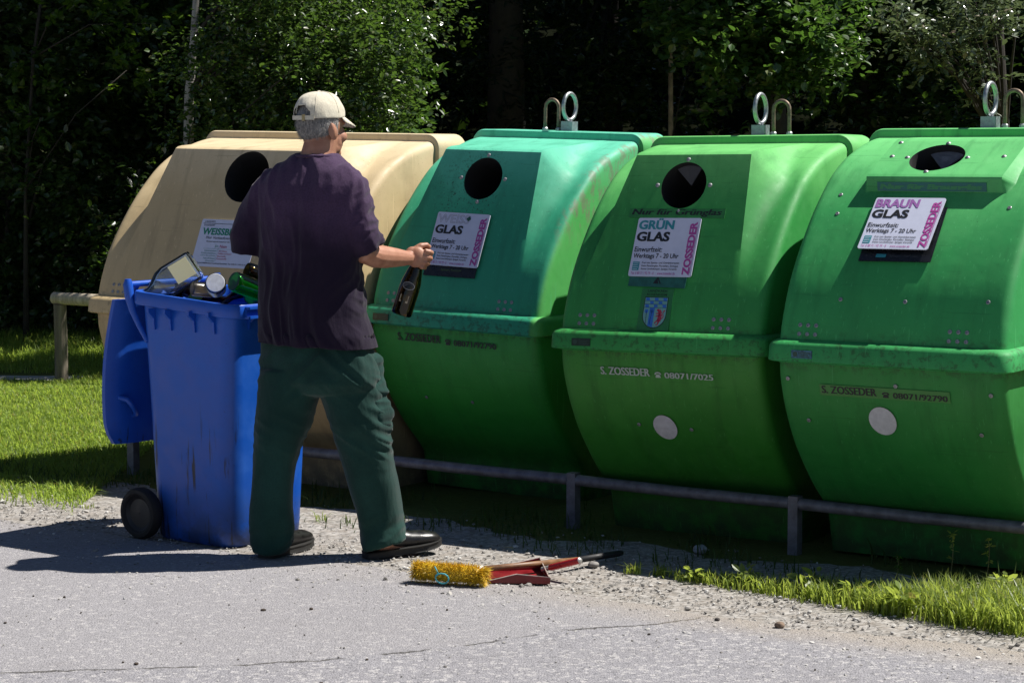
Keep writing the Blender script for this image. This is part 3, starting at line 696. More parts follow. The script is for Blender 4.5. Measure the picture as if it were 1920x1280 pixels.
# lid, swung right over and hanging behind the bin
rings_ = []
for k in range(15):
    f = k / 14; z = .965 - .605 * f; x = -.372 - .078 * f - .035 * math.sin(math.pi * min(1, f * 1.15)) * .8
    hw = .255 if f < .8 else .255 - .055 * ((f - .8) / .2) ** 2.2
    rings_.append([(x, y * hw, z) for y in np.linspace(-1, 1, 13)])
mb = MB()
front_ = [[(x + .030 * (1 - (abs(j - 6) / 6) ** 6) - .012, y, z) for j, (x, y, z) in enumerate(r)] for r in rings_]
back_ = [[(x + .022 * (1 - (abs(j - 6) / 6) ** 6) - .030, y, z) for j, (x, y, z) in enumerate(r)] for r in rings_]
mb.loft([f + list(reversed(b)) for f, b in zip(front_, back_)]); lid = mb.build('lid', BLUE2, BIN, 50)
for yy in (-.165, .13):
    mb = MB(); mb.tube([(-.440, yy - .03, .555), (-.398, yy - .02, .548), (-.388, yy, .52), (-.398, yy + .03, .485), (-.450, yy + .035, .468)], [.012, .012, .011, .010, .009], 8); mb.build('grip', BLUE2, lid, 60)
mb = MB(); mb.tube([(-.36, -.20, .96), (-.33, -.20, 1.0), (-.31, -.20, 1.03)], .012, 8); mb.tube([(-.36, .20, .96), (-.33, .20, 1.0), (-.31, .20, 1.03)], .012, 8); mb.build('hinge_strap', BLUE2, lid, 60)
mb = MB(); mb.tube([(-.255, -.27, .10), (-.255, .27, .10)], .010, 8); mb.box((-.235, -.205, .10), (.06, .03, .05)); mb.box((-.235, .205, .10), (.06, .03, .05)); mb.build('axle', HUB, BIN, None)
for s in (-1, 1):
    y = s * .262; Mw = Matrix.Translation((-.240, y, .104)) @ Matrix.Scale(1.04, 4) @ Matrix.Rotation(R(90 * s), 4, 'X')
    mb = MB(); mb.lathe([(.070, -.020), (.080, -.027), (.093, -.025), (.100, -.014), (.101, 0), (.100, .014), (.093, .025), (.080, .027), (.070, .020), (.068, 0), (.070, -.020)], 40, Mw, caps=False); ty = mb.build('tyre', TYRE, None, 40)
    wl = empty('wheel'); wl.parent = BIN; ty.parent = wl
    mb = MB(); mb.lathe([(.069, -.018), (.069, .018), (.058, .020), (.056, .008), (.02, .012), (.018, .026), (.002, .028), (.002, -.010), (.056, -.008), (.069, -.018)], 32, Mw, caps=False)
    for k in range(8): a = 2 * math.pi * k / 8; mb.box(Mw @ Vector((.04 * math.cos(a), .04 * math.sin(a), .013)), (.044, .009, .012), (Mw @ Matrix.Rotation(a, 4, 'Z')).to_3x3())
    mb.build('wheel_rim', HUB, wl, 30)
FT = simple('stamped_grey_lettering', (.20, .24, .38), .5, .2, 60)
mb = MB()
for i, t in enumerate(('BE', 'SP', '08')): put_text(mb, t, 0, -.040 * i, .032, .028, bold=.01)
mb.build('lettering', FT, BIN, None, frame_mat(Vector((.2545, -.078, .655)), Vector((1, 0, -.035))))

# ------------------------------------------------------------ glass in the bin: every piece a thing of its own
CLEAR = glass('clear_glass', (.95, .98, .98), .03, .14); GREENG = glass('green_glass', (.08, .74, .16), .04, .38); DARKG = glass('dark_olive_glass', (.40, .31, .10), .04, .10); BROWNG = glass('brown_glass', (.50, .19, .05))
CREAMT = NG('thin_cream_label'); CREAMT.col((.62, .60, .42)); tt_ = CREAMT.n('BsdfTranslucent'); tt_.inputs[0].default_value = (.70, .68, .45, 1); mx_ = CREAMT.n('MixShader'); mx_.inputs[0].default_value = .5; CREAMT.l(CREAMT.b.outputs[0], mx_.inputs[1]); CREAMT.l(tt_.outputs[0], mx_.inputs[2]); CREAMT.l(mx_.outputs[0], CREAMT.out.inputs[0]); CREAMT = CREAMT.m
CREAM = simple('cream_label', (.55, .54, .36), .6, .2); TINLID = simple('white_metal_lid', (.62, .63, .66), .4, .15, 50)
def axis_mat(p, d): M = Vector(d).normalized().to_track_quat('Z', 'Y').to_matrix().to_4x4(); M.translation = Vector(p); return M
def bottle(name, label, p, d, prof, mat, cat, solid=.004, n=28, group='empty glass piled in the blue bin'):
    M = axis_mat(p, d); r = empty(name, M); tag(r, label, cat, group)
    mb = MB(); inner = [(max(.001, a - solid), b + (solid if i < 2 else 0)) for i, (a, b) in enumerate(prof)]
    mb.lathe([(.0008, prof[0][1])] + list(prof) + list(reversed(inner)) + [(.0008, inner[0][1])], n, caps=False)
    mb.build('glass_body', mat, r, 50); return r
WINE = [(.034, 0), (.0375, .006), (.038, .02), (.038, .17), (.036, .19), (.026, .215), (.0155, .245), (.0140, .28), (.0158, .285), (.0158, .296), (.0135, .298)]
LONG = [(.036, 0), (.039, .006), (.039, .02), (.0385, .13), (.034, .165), (.0255, .20), (.0175, .24), (.0150, .285), (.0150, .29), (.0165, .292), (.0165, .303), (.0135, .305)]
JAR = [(.036, 0), (.041, .006), (.042, .015), (.042, .10), (.039, .115), (.033, .12), (.033, .135)]
BEER = [(.028, 0), (.0305, .005), (.0305, .12), (.028, .14), (.0145, .18), (.0128, .215), (.0142, .218), (.0142, .228), (.012, .23)]
# large clear square bottle with a cream label, neck down in the heap
p = at(366, 498, 9.28); q = at(284, 548, 9.20); d = (q - p).normalized()
sqm = axis_mat(p, d) @ Matrix.Scale(1.14, 4) @ Matrix.Rotation(R(18), 4, 'Z'); sq = empty('square_bottle', sqm); tag(sq, 'large clear square bottle with cream label lying highest in the blue bin', 'bottle', 'empty glass piled in the blue bin')
def sqr(w, z, r): return [(x, y, z) for x, y, _ in rrect(w, w, r, 0, 4)]
mb = MB(); o_ = [sqr(.094, 0, .018), sqr(.108, .004, .022), sqr(.112, .016, .022), sqr(.112, .12, .022), sqr(.10, .145, .026), sqr(.06, .175, .024), sqr(.045, .19, .0215), sqr(.045, .22, .0215)]
i_ = [sqr(.037, .22, .0175), sqr(.037, .19, .0175), sqr(.052, .172, .02), sqr(.092, .142, .022), sqr(.104, .12, .019), sqr(.104, .016, .019), sqr(.09, .010, .017)]
mb.loft(o_ + i_); mb.build('glass_body', CLEAR, sq, 40)
for a in range(4):
    Ml = Matrix.Rotation(R(90 * a), 4, 'Z')
    fc = (sqm @ Ml).to_3x3() @ Vector((1, 0, 0))
    if fc.y < -.5 or (a == 0 and False): mb = MB(); mb.box((.0572, .004, .064), (.0012, .072, .076)); mb.build('label_sheet', CREAMT, sq, None, Ml)
b_ = bottle('green_bottle', 'green bottle lying with its round base towards the viewer in the bin', at(438, 527, 9.02), Vector((.62, .55, -.30)), [(a * 1.05, b) for a, b in LONG], GREENG, 'bottle')
b_ = bottle('dark_bottle', 'dark bottle with a bright glint lying right of the green bottle', at(462, 508, 9.20), Vector((.80, .42, -.30)), WINE, DARKG, 'bottle')
b_ = bottle('brown_bottle', 'brown bottle at the back of the heap next to the purple shirt', at(520, 500, 9.26), Vector((-.55, .2, -.36)), WINE, BROWNG, 'bottle')
b_ = bottle('glass_jar', 'clear jar lying end on between square bottle and green bottle', at(404, 530, 9.06), Vector((-.10, .95, -.25)), JAR, CLEAR, 'jar')
mb = MB(); mb.lathe([(.001, -.002), (.036, -.002), (.0375, .0), (.0375, .006), (.034, .008), (.001, .007)], 28, caps=False); mb.build('jar_lid', TINLID, b_, 40)
b_ = bottle('small_brown_bottle', 'small brown bottle with yellow label under the square bottle', at(340, 541, 9.22), Vector((.62, .50, -.22)), BEER, BROWNG, 'bottle')
mb = MB(); mb.lathe([(.0312, .03), (.0312, .09)], 20, caps=False); mb.build('label_sheet', simple('yellow_label', (.50, .40, .03), .5, .15), b_, 40)
b_ = bottle('brown_beer_bottle', 'brown bottle neck poking up at the front rim of the bin', at(330, 566, 9.24), Vector((.05, .5, .9)), [(a * .9, b * .35) for a, b in BEER], BROWNG, 'bottle')
b_ = bottle('pale_jar', 'pale striped jar lying beside the small brown bottle', at(360, 541, 9.12), Vector((.75, .4, -.10)), [(a * .72, b * .8) for a, b in JAR], glass('milky_glass', (.85, .80, .72), .2, .5), 'jar')
b_ = bottle('deep_green_bottle', 'second green bottle deeper in the bin beside the front rim', at(470, 556, 9.14), Vector((.2, .5, .08)), WINE, GREENG, 'bottle')

# ------------------------------------------------------------ the man
DM = 8.70
def P(px, py, dd=0.0): return at(px, py, DM + dd)
S = DM / FPX                                              # metres per photograph pixel at the man
def oval(c, a, b, ax, bx, n=28, e=2.0):
    out = []
    for j in range(n):
        t = 2 * math.pi * j / n; ct, st = math.cos(t), math.sin(t)
        out.append(c + ax * (a * math.copysign(abs(ct) ** (2 / e), ct)) + bx * (b * math.copysign(abs(st) ** (2 / e), st)))
    return out
Fv, Lv, Up = Vector((.42, .91, 0)).normalized(), Vector((.91, -.42, 0)).normalized(), Vector((0, 0, 1))
Fh, Rh = Vector((math.cos(R(47)), math.sin(R(47)), 0)), Vector((math.sin(R(47)), -math.cos(R(47)), 0))
SKIN = NG('tanned_skin'); f_ = SKIN.noise(25, 5); SKIN.col(SKIN.ramp(f_, [(.3, (.33, .145, .088)), (.7, (.45, .225, .145))])); SKIN.set(Roughness=.5); SKIN.bump(SKIN.noise(180, 3), .25, .003); SKIN = SKIN.m
def cloth(name, c, pale, weave=420, seed=0, zlight=None):
    g = NG(name); v = g.map(loc=(seed, 0, 0)); f = g.noise(5, 5, .6, v); fi = g.noise(140, 2, .5, v)
    pale_mix = g.mr(f, .35, .7)
    if zlight: pale_mix = g.mr(g.math('ADD', g.sep()['Z'], g.math('MULTIPLY', g.math('SUBTRACT', f, .5), .45)), *zlight)      # paler shoulders, sunlight on them put into the colour
    b = g.mix(pale_mix, c, pale); b = g.mix(g.mr(fi, .4, .7, 0, .25), b, tuple(x * .6 for x in c))
    g.col(b); g.set(Roughness=.9); g.b.inputs['Specular IOR Level'].default_value = .15
    g.b.inputs['Sheen Weight'].default_value = .12; g.b.inputs['Sheen Roughness'].default_value = .5
    wv = g.noise(weave, 1, .5); g.bump(wv, .25, .002, g.bump(g.noise(26, 4, .6, g.map((1, 1, .35))), .35, .012))
    return g.m
SHIRT = cloth('purple_cotton_lit_shoulders', (.0125, .007, .020), (.062, .035, .076), zlight=(1.12, 1.46)); TROUS = cloth('green_work_cotton', (.008, .034, .028), (.014, .052, .043), 350, 3)
CAPM = cloth('cream_cap_cotton', (.60, .545, .43), (.69, .64, .53), 500, 5); LEATHER = simple('black_shoe_leather', (.013, .012, .012), .33, .3, 40, .12, 60); SOLE = simple('black_shoe_sole', (.014, .013, .012), .7, .2)
HAIRM = NG('short_grey_hair'); HAIRM.col(HAIRM.ramp(HAIRM.noise(120, 4, .7, HAIRM.map((1, 1, .25))), [(.3, (.10, .09, .085)), (.7, (.40, .38, .36))])); HAIRM.set(Roughness=.6); HAIRM.bump(HAIRM.noise(220, 3, .6, HAIRM.map((1, 1, .2))), .8, .004); HAIRM = HAIRM.m

# body: one continuous surface
body = MB()
HC = P(600, 229, .02)                                     # middle of the skull
MH = Matrix((Fh, Rh, Up)).transposed()                    # head axes: forward, right, up
def hd(f, r, u): return HC + Fh * f + Rh * r + Up * u
body.ellipsoid(HC, (.097, .077, .100), MH)
body.ellipsoid(hd(.045, 0, -.065), (.052, .060, .075), MH)
body.ellipsoid(hd(.072, 0, -.118), (.026, .030, .022), MH)
body.ellipsoid(hd(.025, .040, -.095), (.045, .018, .030), MH); body.ellipsoid(hd(.025, -.040, -.095), (.045, .018, .030), MH)
body.ellipsoid(hd(.100, 0, -.048), (.018, .011, .022), MH); body.ellipsoid(hd(.109, 0, -.060), (.013, .014, .010), MH)
body.ellipsoid(hd(.086, 0, -.004), (.014, .050, .012), MH)
for s in (1, -1):
    body.ellipsoid(hd(.070, s * .040, -.055), (.028, .022, .024), MH)
    body.ellipsoid(hd(.084, s * .031, -.030), (.009, .014, .008), MH)          # eyelids
    Me = MH @ Matrix.Rotation(R(s * 20), 3, 'Z') @ Matrix.Rotation(R(-12), 3, 'Y')
    body.ellipsoid(hd(-.008, s * .082, -.036), (.019, .008, .034), Me)
    body.ellipsoid(hd(-.014, s * .088, -.030), (.010, .007, .028), Me)
body.ellipsoid(hd(.094, 0, -.088), (.012, .024, .006), MH); body.ellipsoid(hd(.092, 0, -.097), (.012, .020, .007), MH)
nk = [(590, 318, -.01, .080, .075), (594, 300, 0, .070, .070), (598, 282, .01, .066, .068), (603, 262, .02, .064, .068), (605, 245, .03, .060, .062)]
body.loft([oval(P(x, y, d), a, b, Lv, Fv) for x, y, d, a, b in nk])
TR = [(290, 560, 630, .065), (305, 532, 652, .085), (322, 502, 672, .10), (345, 486, 682, .115), (375, 480, 684, .127), (420, 481, 685, .134), (480, 484, 682, .138), (540, 487, 678, .142), (590, 485, 688, .147), (630, 482, 703, .156)]
def torso_ring(y, xl, xr, b, shrink=1.0, dd=0.0, n=36, e=2.4):
    hw = (xr - xl) / 2 * S; a = math.sqrt(max(.002, hw * hw - (.42 * b) ** 2)) / .91
    return oval(P((xl + xr) / 2, y, dd), a * shrink, b * shrink, Lv, Fv, n, e)
body.loft([torso_ring(y, xl, xr, b, .86) for y, xl, xr, b in TR])
def arm(pts, n=14): body.tube([P(x, y, d) for x, y, d, r in pts], [r for *_, r in pts], n)
arm([(642, 340, -.07, .055), (664, 400, -.08, .050), (680, 450, -.085, .046), (684, 474, -.07, .047), (702, 480, -.035, .0455), (722, 482, .01, .043), (742, 483, .055, .037), (760, 484, .095, .030), (768, 484, .11, .028)])
arm([(520, 345, .08, .052), (484, 400, .08, .048), (468, 440, .08, .044), (474, 454, .11, .042), (500, 468, .18, .040), (515, 486, .24, .034), (522, 500, .27, .028)])
arm([(545, 650, .03, .09), (535, 740, .03, .078), (520, 850, .02, .055), (514, 930, .02, .050), (512, 1015, .02, .040), (512, 1030, .02, .042)])
arm([(650, 650, -.01, .09), (665, 740, -.01, .078), (688, 850, .0, .055), (703, 930, .02, .050), (718, 1005, .03, .040), (722, 1025, .03, .042)])
# right hand, a fist closed round the bottle neck
BOT = P(752, 590, .15); TOP = P(794, 459, .15); BX = (TOP - BOT).normalized()
toC = Vector((0, -1, 0)); sideR = BX.cross(toC).normalized()
if sideR.x < 0: sideR = -sideR
nb = sideR.cross(BX).normalized()
if nb.y > 0: nb = -nb                                       # towards the camera
NK = BOT + BX * ((P(786, 483, .15) - BOT).dot(BX))          # neck centre inside the fist
def hp(s, t, q): return NK + sideR * s + BX * t + nb * q     # right, up the neck, towards the viewer
Mhd = Matrix((sideR, BX, nb)).transposed()
body.ellipsoid(hp(-.012, .000, .030), (.036, .042, .019), Mhd, 18, 12)
body.ellipsoid(hp(-.034, .002, .028), (.026, .034, .019), Mhd, 16, 10)
for k, (t, ln, r) in enumerate(((.033, 1.05, .0098), (.0110, 1.14, .0098), (-.0105, 1.05, .0094), (-.0300, .86, .0084))):
    c = [(.012, t, .034), (.030 * ln, t + .002, .026), (.038 * ln, t, .008), (.034 * ln, t - .002, -.012), (.016, t - .003, -.027), (-.006, t - .003, -.026)]
    body.tube([hp(*q) for q in c], [r * 1.08, r * 1.12, r * 1.05, r, r * .95, r * .8], 10)
    body.ellipsoid(hp(.024 * ln, t, .031), (.011, .010, .009), Mhd, 10, 8)
body.tube([hp(*q) for q in [(-.026, .026, .022), (-.008, .047, .020), (.012, .056, .008), (.028, .050, -.004)]], [.0135, .0125, .0112, .0085], 10)
# left hand, out of sight in front of him, half closed
LH = P(520, 512, .30)
body.ellipsoid(LH, (.040, .030, .018), Matrix((Fv, Up, Lv)).transposed(), 14, 10)
for k in range(4): body.tube([LH + Fv * .030 + Up * (.024 - .016 * k), LH + Fv * .062 + Up * (.022 - .017 * k) + Lv * .006, LH + Fv * .080 + Up * (.016 - .017 * k) + Lv * .022, LH + Fv * .074 + Up * (.012 - .017 * k) + Lv * .036], [.0098, .0095, .0088, .0075], 8)
body.tube([LH - Fv * .010 + Up * .024, LH + Fv * .022 + Up * .046 + Lv * .006, LH + Fv * .048 + Up * .054 + Lv * .018], [.013, .011, .009], 8)
for fx, fy, hdg, d0 in ((508, 1036, 66, .03), (705, 1034, 24, .02)):
    f = Vector((math.cos(R(hdg)), math.sin(R(hdg)), 0)); a = P(fx, fy, d0); a.z = .055
    body.tube([a - f * .03, a + f * .05 - Up * .012, a + f * .12 - Up * .02, a + f * .19 - Up * .025], [.035, .036, .034, .022], 12)
me = remeshed(body, 'person', SKIN, .0034, 2)
MAN = link('person', me); tag(MAN, 'man in cream cap, purple shirt and green trousers, back turned, holding a bottle', 'person')

def displaced(me, fn):
    n = len(me.vertices); co = np.empty(n * 3); me.vertices.foreach_get('co', co); co = co.reshape(-1, 3)
    no = np.empty(n * 3); me.vertices.foreach_get('normal', no); no = no.reshape(-1, 3)
    co = co + no * fn(co, no)[:, None]; me.vertices.foreach_set('co', co.ravel()); me.update()
def nz(co, sx, sy, sz, seed=0.0):
    return np.array([noise.noise(Vector((x * sx + seed, y * sy + seed * .7, z * sz))) for x, y, z in co])
def ridged(a): return 1 - np.abs(a) * 2.2
def zpx(y): return P(600, y).z
def smst(x, a, b): t = np.clip((x - a) / (b - a), 0, 1); return t * t * (3 - 2 * t)

# T-shirt
sh = MB()
hemo = (648, 481, 711, .163)
trs = [torso_ring(y, xl, xr, b) for y, xl, xr, b in TR]
h1 = torso_ring(*hemo); h2 = [Vector(p) * .915 + P(595, 648) * .085 for p in h1]; h3 = [Vector(p) + Vector((0, 0, .05)) for p in h2]
def tiltring(r, k): c = sum((p.x for p in r)) / len(r); return [Vector((p.x, p.y, p.z + (p.x - c) * k)) for p in r]
h1, h2 = tiltring(h1, -.03), tiltring(h2, -.03)
sh.loft(trs + [h1, h2, h3])
def sleeve(pts, hem_r):
    ps = [P(x, y, d) for x, y, d, r in pts]; rs = [r for *_, r in pts]
    d = (ps[-1] - ps[-2]).normalized()
    sh.tube(ps + [ps[-1] + d * .001, ps[-1] - d * .03], rs + [hem_r, hem_r * .97], 24)
sleeve([(628, 330, -.055, .072), (650, 355, -.07, .078), (661, 395, -.08, .077), (673, 430, -.085, .073), (684, 455, -.085, .069), (693, 470, -.08, .064)], .052)
sleeve([(530, 340, .06, .070), (497, 368, .07, .072), (480, 405, .08, .076), (464, 445, .08, .072), (460, 478, .08, .058)], .05)
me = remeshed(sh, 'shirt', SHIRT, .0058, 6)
xs = at(595, 400, DM).x
def shirt_folds(co, no):
    X, Z = co[:, 0], co[:, 2]
    lat = (X - xs)
    wob = nz(co, 3, 3, 3.5, 4.0) * .13
    fan = lat + wob + (zpx(300) - Z) * lat * .25
    n1 = nz(np.stack([fan, co[:, 1] * .3, Z * .22], 1), 12, 12, 12, 1.0); n2 = nz(np.stack([fan, co[:, 1], Z * .45], 1), 24, 12, 14, 9.0)
    low = smst(-Z, -zpx(380), -zpx(600)); up = smst(Z, zpx(420), zpx(320))
    d = ridged(n1) * .010 * (.45 + .55 * low + .75 * up) + ridged(n2) * .0055
    # drag lines from the right armpit and across the flank
    fl = smst(X, P(640, 400).x, P(690, 400).x) * smst(-Z, -zpx(440), -zpx(560)) * smst(Z, zpx(640), zpx(560))
    d += fl * .010 * ridged(nz(np.stack([X, co[:, 1], Z + lat * .8], 1), 10, 8, 30, 3.0))
    sl = smst(X, P(660, 400).x, P(685, 400).x) * smst(Z, zpx(478), zpx(430))
    d += sl * .008 * ridged(nz(np.stack([X, co[:, 1], Z - lat * .5], 1), 14, 10, 26, 6.0))
    hem = smst(-Z, -zpx(600), -zpx(645)); d = d * (1 - .8 * smst(-Z, -zpx(625), -zpx(650))) + hem * .006 * nz(co, 16, 16, 2, 2.0)
    return d - .007
displaced(me, shirt_folds)
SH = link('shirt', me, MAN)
# collar band and hem seams
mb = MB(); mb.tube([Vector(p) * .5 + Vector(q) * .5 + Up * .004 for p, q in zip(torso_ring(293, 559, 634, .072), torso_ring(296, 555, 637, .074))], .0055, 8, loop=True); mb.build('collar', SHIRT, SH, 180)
# trousers
tr = MB()
def leg_ring(y, xl, xr, dd, kb=1.05, tl=0.0, e=2.2):
    a = (xr - xl) / 2 * S; c = P((xl + xr) / 2, y, dd); r = oval(c, a, a * kb, Vector((1, 0, 0)), Vector((0, 1, 0)), 32, e)
    return [Vector((p.x, p.y, p.z + (p.x - c.x) * tl)) for p in r]
tr.loft([torso_ring(y, xl, xr, b, n=32) for y, xl, xr, b in ((600, 500, 680, .115), (640, 490, 693, .125), (662, 487, 702, .138), (680, 485, 707, .142), (712, 486, 710, .14), (732, 505, 700, .11), (742, 560, 645, .05))])
LL = [(690, 486, 604, .03, 1.1, 0), (740, 484, 600, .03, 1.1, 0), (790, 479, 586, .03, 1.1, 0), (830, 476, 567, .02, 1.1, 0), (870, 473, 555, .015, 1.1, 0), (910, 470, 551, .01, 1.1, 0), (950, 467, 550, .01, 1.1, 0), (985, 468, 553, .015, 1.1, 0), (1012, 471, 549, .02, 1.1, 0), (1033, 475, 541, .02, 1.1, 0)]
RL = [(690, 596, 710, -.01, 1.1, 0), (740, 600, 716, -.01, 1.1, 0), (790, 618, 728, -.01, 1.1, 0), (830, 629, 731, 0, 1.1, 0), (870, 641, 740, .01, 1.1, 0), (910, 652, 749, .02, 1.1, .05), (950, 665, 755, .03, 1.1, .12), (985, 675, 758, .035, 1.1, .2), (1019, 678, 761, .03, 1.15, .25)]
for L_ in (LL, RL):
    rr_ = [leg_ring(*q) for q in L_]; last = L_[-1]; cx = sum((Vector(p) for p in rr_[-1]), Vector()) / 32
    i1 = [cx + (Vector(p) - cx) * .88 for p in rr_[-1]]; i2 = [p + Vector((0, 0, .05)) for p in i1]
    tr.loft(rr_ + [i1, i2])
me = remeshed(tr, 'trousers', TROUS, .0058, 5)
def trouser_folds(co, no):
    X, Y, Z = co[:, 0], co[:, 1], co[:, 2]
    xm = P(607, 800).x; right = X > xm - .0
    # long soft lengthwise folds
    d = .005 * ridged(nz(co, 11, 11, 1.6, 2.0))
    # diagonal drags running down and out from the seat
    hip = smst(Z, zpx(800), zpx(700)); d += hip * .007 * ridged(nz(np.stack([X, Y, Z + np.abs(X - xm) * 1.0], 1), 5, 5, 17, 5.0))
    knee = np.exp(-((Z - zpx(820)) / .11) ** 2); d += knee * .006 * ridged(nz(np.stack([X, Y, Z + (X - xm) * .5], 1), 6, 6, 20, 8.0))
    outer = right * smst(X, P(690, 800).x, P(725, 800).x) * smst(Z, zpx(880), zpx(800)) * smst(-Z, -zpx(660), -zpx(720)); d += outer * .016 * ridged(nz(np.stack([X, Y, Z + (X - xm) * .7], 1), 6, 6, 22, 1.0))
    hem = smst(-Z, -zpx(930), -zpx(1010)); d += hem * .007 * ridged(nz(np.stack([X, Y, Z - (X - xm) * .4], 1), 7, 7, 18, 3.0))
    cr = np.exp(-((X - P(680, 800).x - (zpx(650) - Z) * .06) / .012) ** 2) * right * smst(Z, zpx(960), zpx(800)) * smst(-no[:, 1] * -1, -1, -.2); d += cr * .005
    return d - .004
displaced(me, trouser_folds)
TRO = link('trousers', me, MAN)
# cargo pocket on the right thigh
mb = MB(); rings_ = []
for y in np.linspace(664, 800, 16):
    xl = np.interp(y, [664, 700, 760, 800], [684, 688, 700, 708]); xr = np.interp(y, [664, 700, 760, 800], [711, 715, 729, 738]); 
    dd = -.075; bul = 1 if 672 < y < 790 else .75
    c = P((xl + xr) / 2, y, -.055); a = (xr - xl) / 2 * S
    puff = .012 * math.sin(y * .14) + .006 * math.sin(y * .31)
    rings_.append(oval(c + Vector((-.010 + puff * .3, .010, 0)), a * bul, .052 * bul, Vector((.8, -.6, 0)), Vector((.6, .8, 0)), 20, 3))
mb.loft(rings_); pk = link('pocket', remeshed(mb, 'pocket', TROUS, .005, 4), TRO)
displaced(pk.data, lambda co, no: .006 * ridged(nz(co, 8, 8, 26, 4.0)))
# shoes
def shoe(fx, fy, hdg, pitch, dd, zb):
    f = Vector((math.cos(R(hdg)), math.sin(R(hdg)), 0)); r = Vector((f.y, -f.x, 0)); f2 = (f * math.cos(R(pitch)) + Up * math.sin(R(pitch))); u2 = r.cross(f2)
    o = P(fx, fy, dd); o.z = zb
    def ring(x, hw, h, z0=.020, e=2.6):
        pts = []
        for k in range(20):
            a = 2 * math.pi * k / 20; c, s_ = math.cos(a), math.sin(a)
            y = hw * math.copysign(abs(c) ** (2 / e), c); z = z0 + (h - z0) * (.5 + .5 * math.copysign(abs(s_) ** (2 / e), s_)) 
            if s_ > 0: y *= (1 - .32 * s_ * min(1, h / .10))
            pts.append(o + f2 * x + r * y + u2 * z)
        return pts
    mb = MB(); mb.loft([ring(-.008, .020, .085), ring(.002, .032, .108), ring(.03, .038, .118), ring(.07, .038, .120), ring(.105, .038, .112), ring(.14, .041, .092), ring(.18, .047, .080), ring(.22, .050, .076), ring(.26, .048, .070), ring(.288, .039, .060), ring(.303, .020, .046)])
    s = mb.build('shoe', LEATHER, MAN, 60)
    mb = MB(); out = []
    for x, hw in ((-.014, .018), (-.008, .033), (.03, .042), (.09, .041), (.14, .046), (.19, .053), (.24, .053), (.28, .044), (.302, .026), (.311, .010)): out.append((x, hw))
    loop = [(x, w_) for x, w_ in out] + [(x, -w_) for x, w_ in reversed(out)]
    lv = []
    for z in (0, .005, .018, .024):
        g = -.004 if z == 0 else (-.006 if z == .024 else -.002)
        lv.append([o + f2 * x + r * (w_ + math.copysign(g, w_)) + u2 * (z + (.010 * max(0, (x - .2) / .1) ** 2 if x > .2 else 0)) for x, w_ in loop])
    mb.loft(lv); mb.build('sole', SOLE, s, 30)
    mb = MB()
    for k in range(4):
        x = .105 + .022 * k; z = .116 - .010 * k - .004 * k
        mb.tube([o + f2 * x + r * .024 + u2 * (z - .008), o + f2 * (x + .004) + u2 * (z + .003), o + f2 * x - r * .024 + u2 * (z - .008)], .0032, 6)
    mb.build('laces', simple('dark_laces', (.05, .045, .04), .8, .2), s, 60)
shoe(500, 1040, 64, 0, .0, .001); shoe(689, 1040, 25, 4, .0, .001)
# dark socks between hem and shoe
SOCK = simple('dark_sock', (.02, .02, .022), .9, .2)
for x_, y_, d_ in ((512, 1012, .02), (718, 1002, .03)):
    mb = MB(); a_ = P(x_, y_, d_); mb.tube([Vector((a_.x, a_.y, .07)), Vector((a_.x, a_.y, .10)), Vector((a_.x, a_.y, .20))], [.058, .052, .050], 16); mb.build('sock', SOCK, MAN, 60)
# cap
CAPC = hd(-.004, 0, .022)
def dome(f, r, u): return CAPC + Fh * f + Rh * r + Up * u
mb = MB(); nu, nv = 56, 15; vid = {}
faces = []
for i in range(nv + 1):
    ph = (math.pi / 2) * (i / nv); 
    for j in range(nu):
        a = 2 * math.pi * j / nu
        rf, rr__, ru = .106, .087, .100
        cz = math.sin(ph); cr = math.cos(ph) ** .72
        lift = .010 * math.cos(a) ** 2 * (1 if math.cos(a) > 0 else -.3) * (1 - cz)
        bumpv = 1 + .030 * noise.noise(Vector((math.cos(a) * 2.2, math.sin(a) * 2.2, cz * 3))) + .018 * noise.noise(Vector((math.cos(a) * 5, math.sin(a) * 5, cz * 7)))
        seam = -.0012 if (j % (nu // 6 + 0)) == 4 else 0
        mb.v.append(tuple(dome(rf * cr * math.cos(a) * bumpv, rr__ * cr * math.sin(a) * bumpv, ru * cz * bumpv + lift - .008)))
for i in range(nv):
    for j in range(nu):
        a = 2 * math.pi * (j + .5) / nu; da = abs(((a - math.pi + math.pi) % (2 * math.pi)) - math.pi)
        hgt = (i + .5) / nv
        if (da / .62) ** 2 + (hgt / .34) ** 2 < 1: continue            # half-moon opening at the back
        mb.f.append((i * nu + j, i * nu + (j + 1) % nu, (i + 1) * nu + (j + 1) % nu, (i + 1) * nu + j)); mb.m.append(0)
cp_v = list(mb.v); cp = mb.mesh('cap', CAPM, 180); t_ = bpy.data.objects.new('tmp', cp); C.objects.link(t_); sm = t_.modifiers.new('s', 'SOLIDIFY'); sm.thickness = .003; sm.offset = 0; su = t_.modifiers.new('u', 'SUBSURF'); su.levels = 1; su.render_levels = 1
cme = evaluated(t_); bpy.data.objects.remove(t_); finish_mesh(cme, 180); CAP = link('cap', cme, MAN)
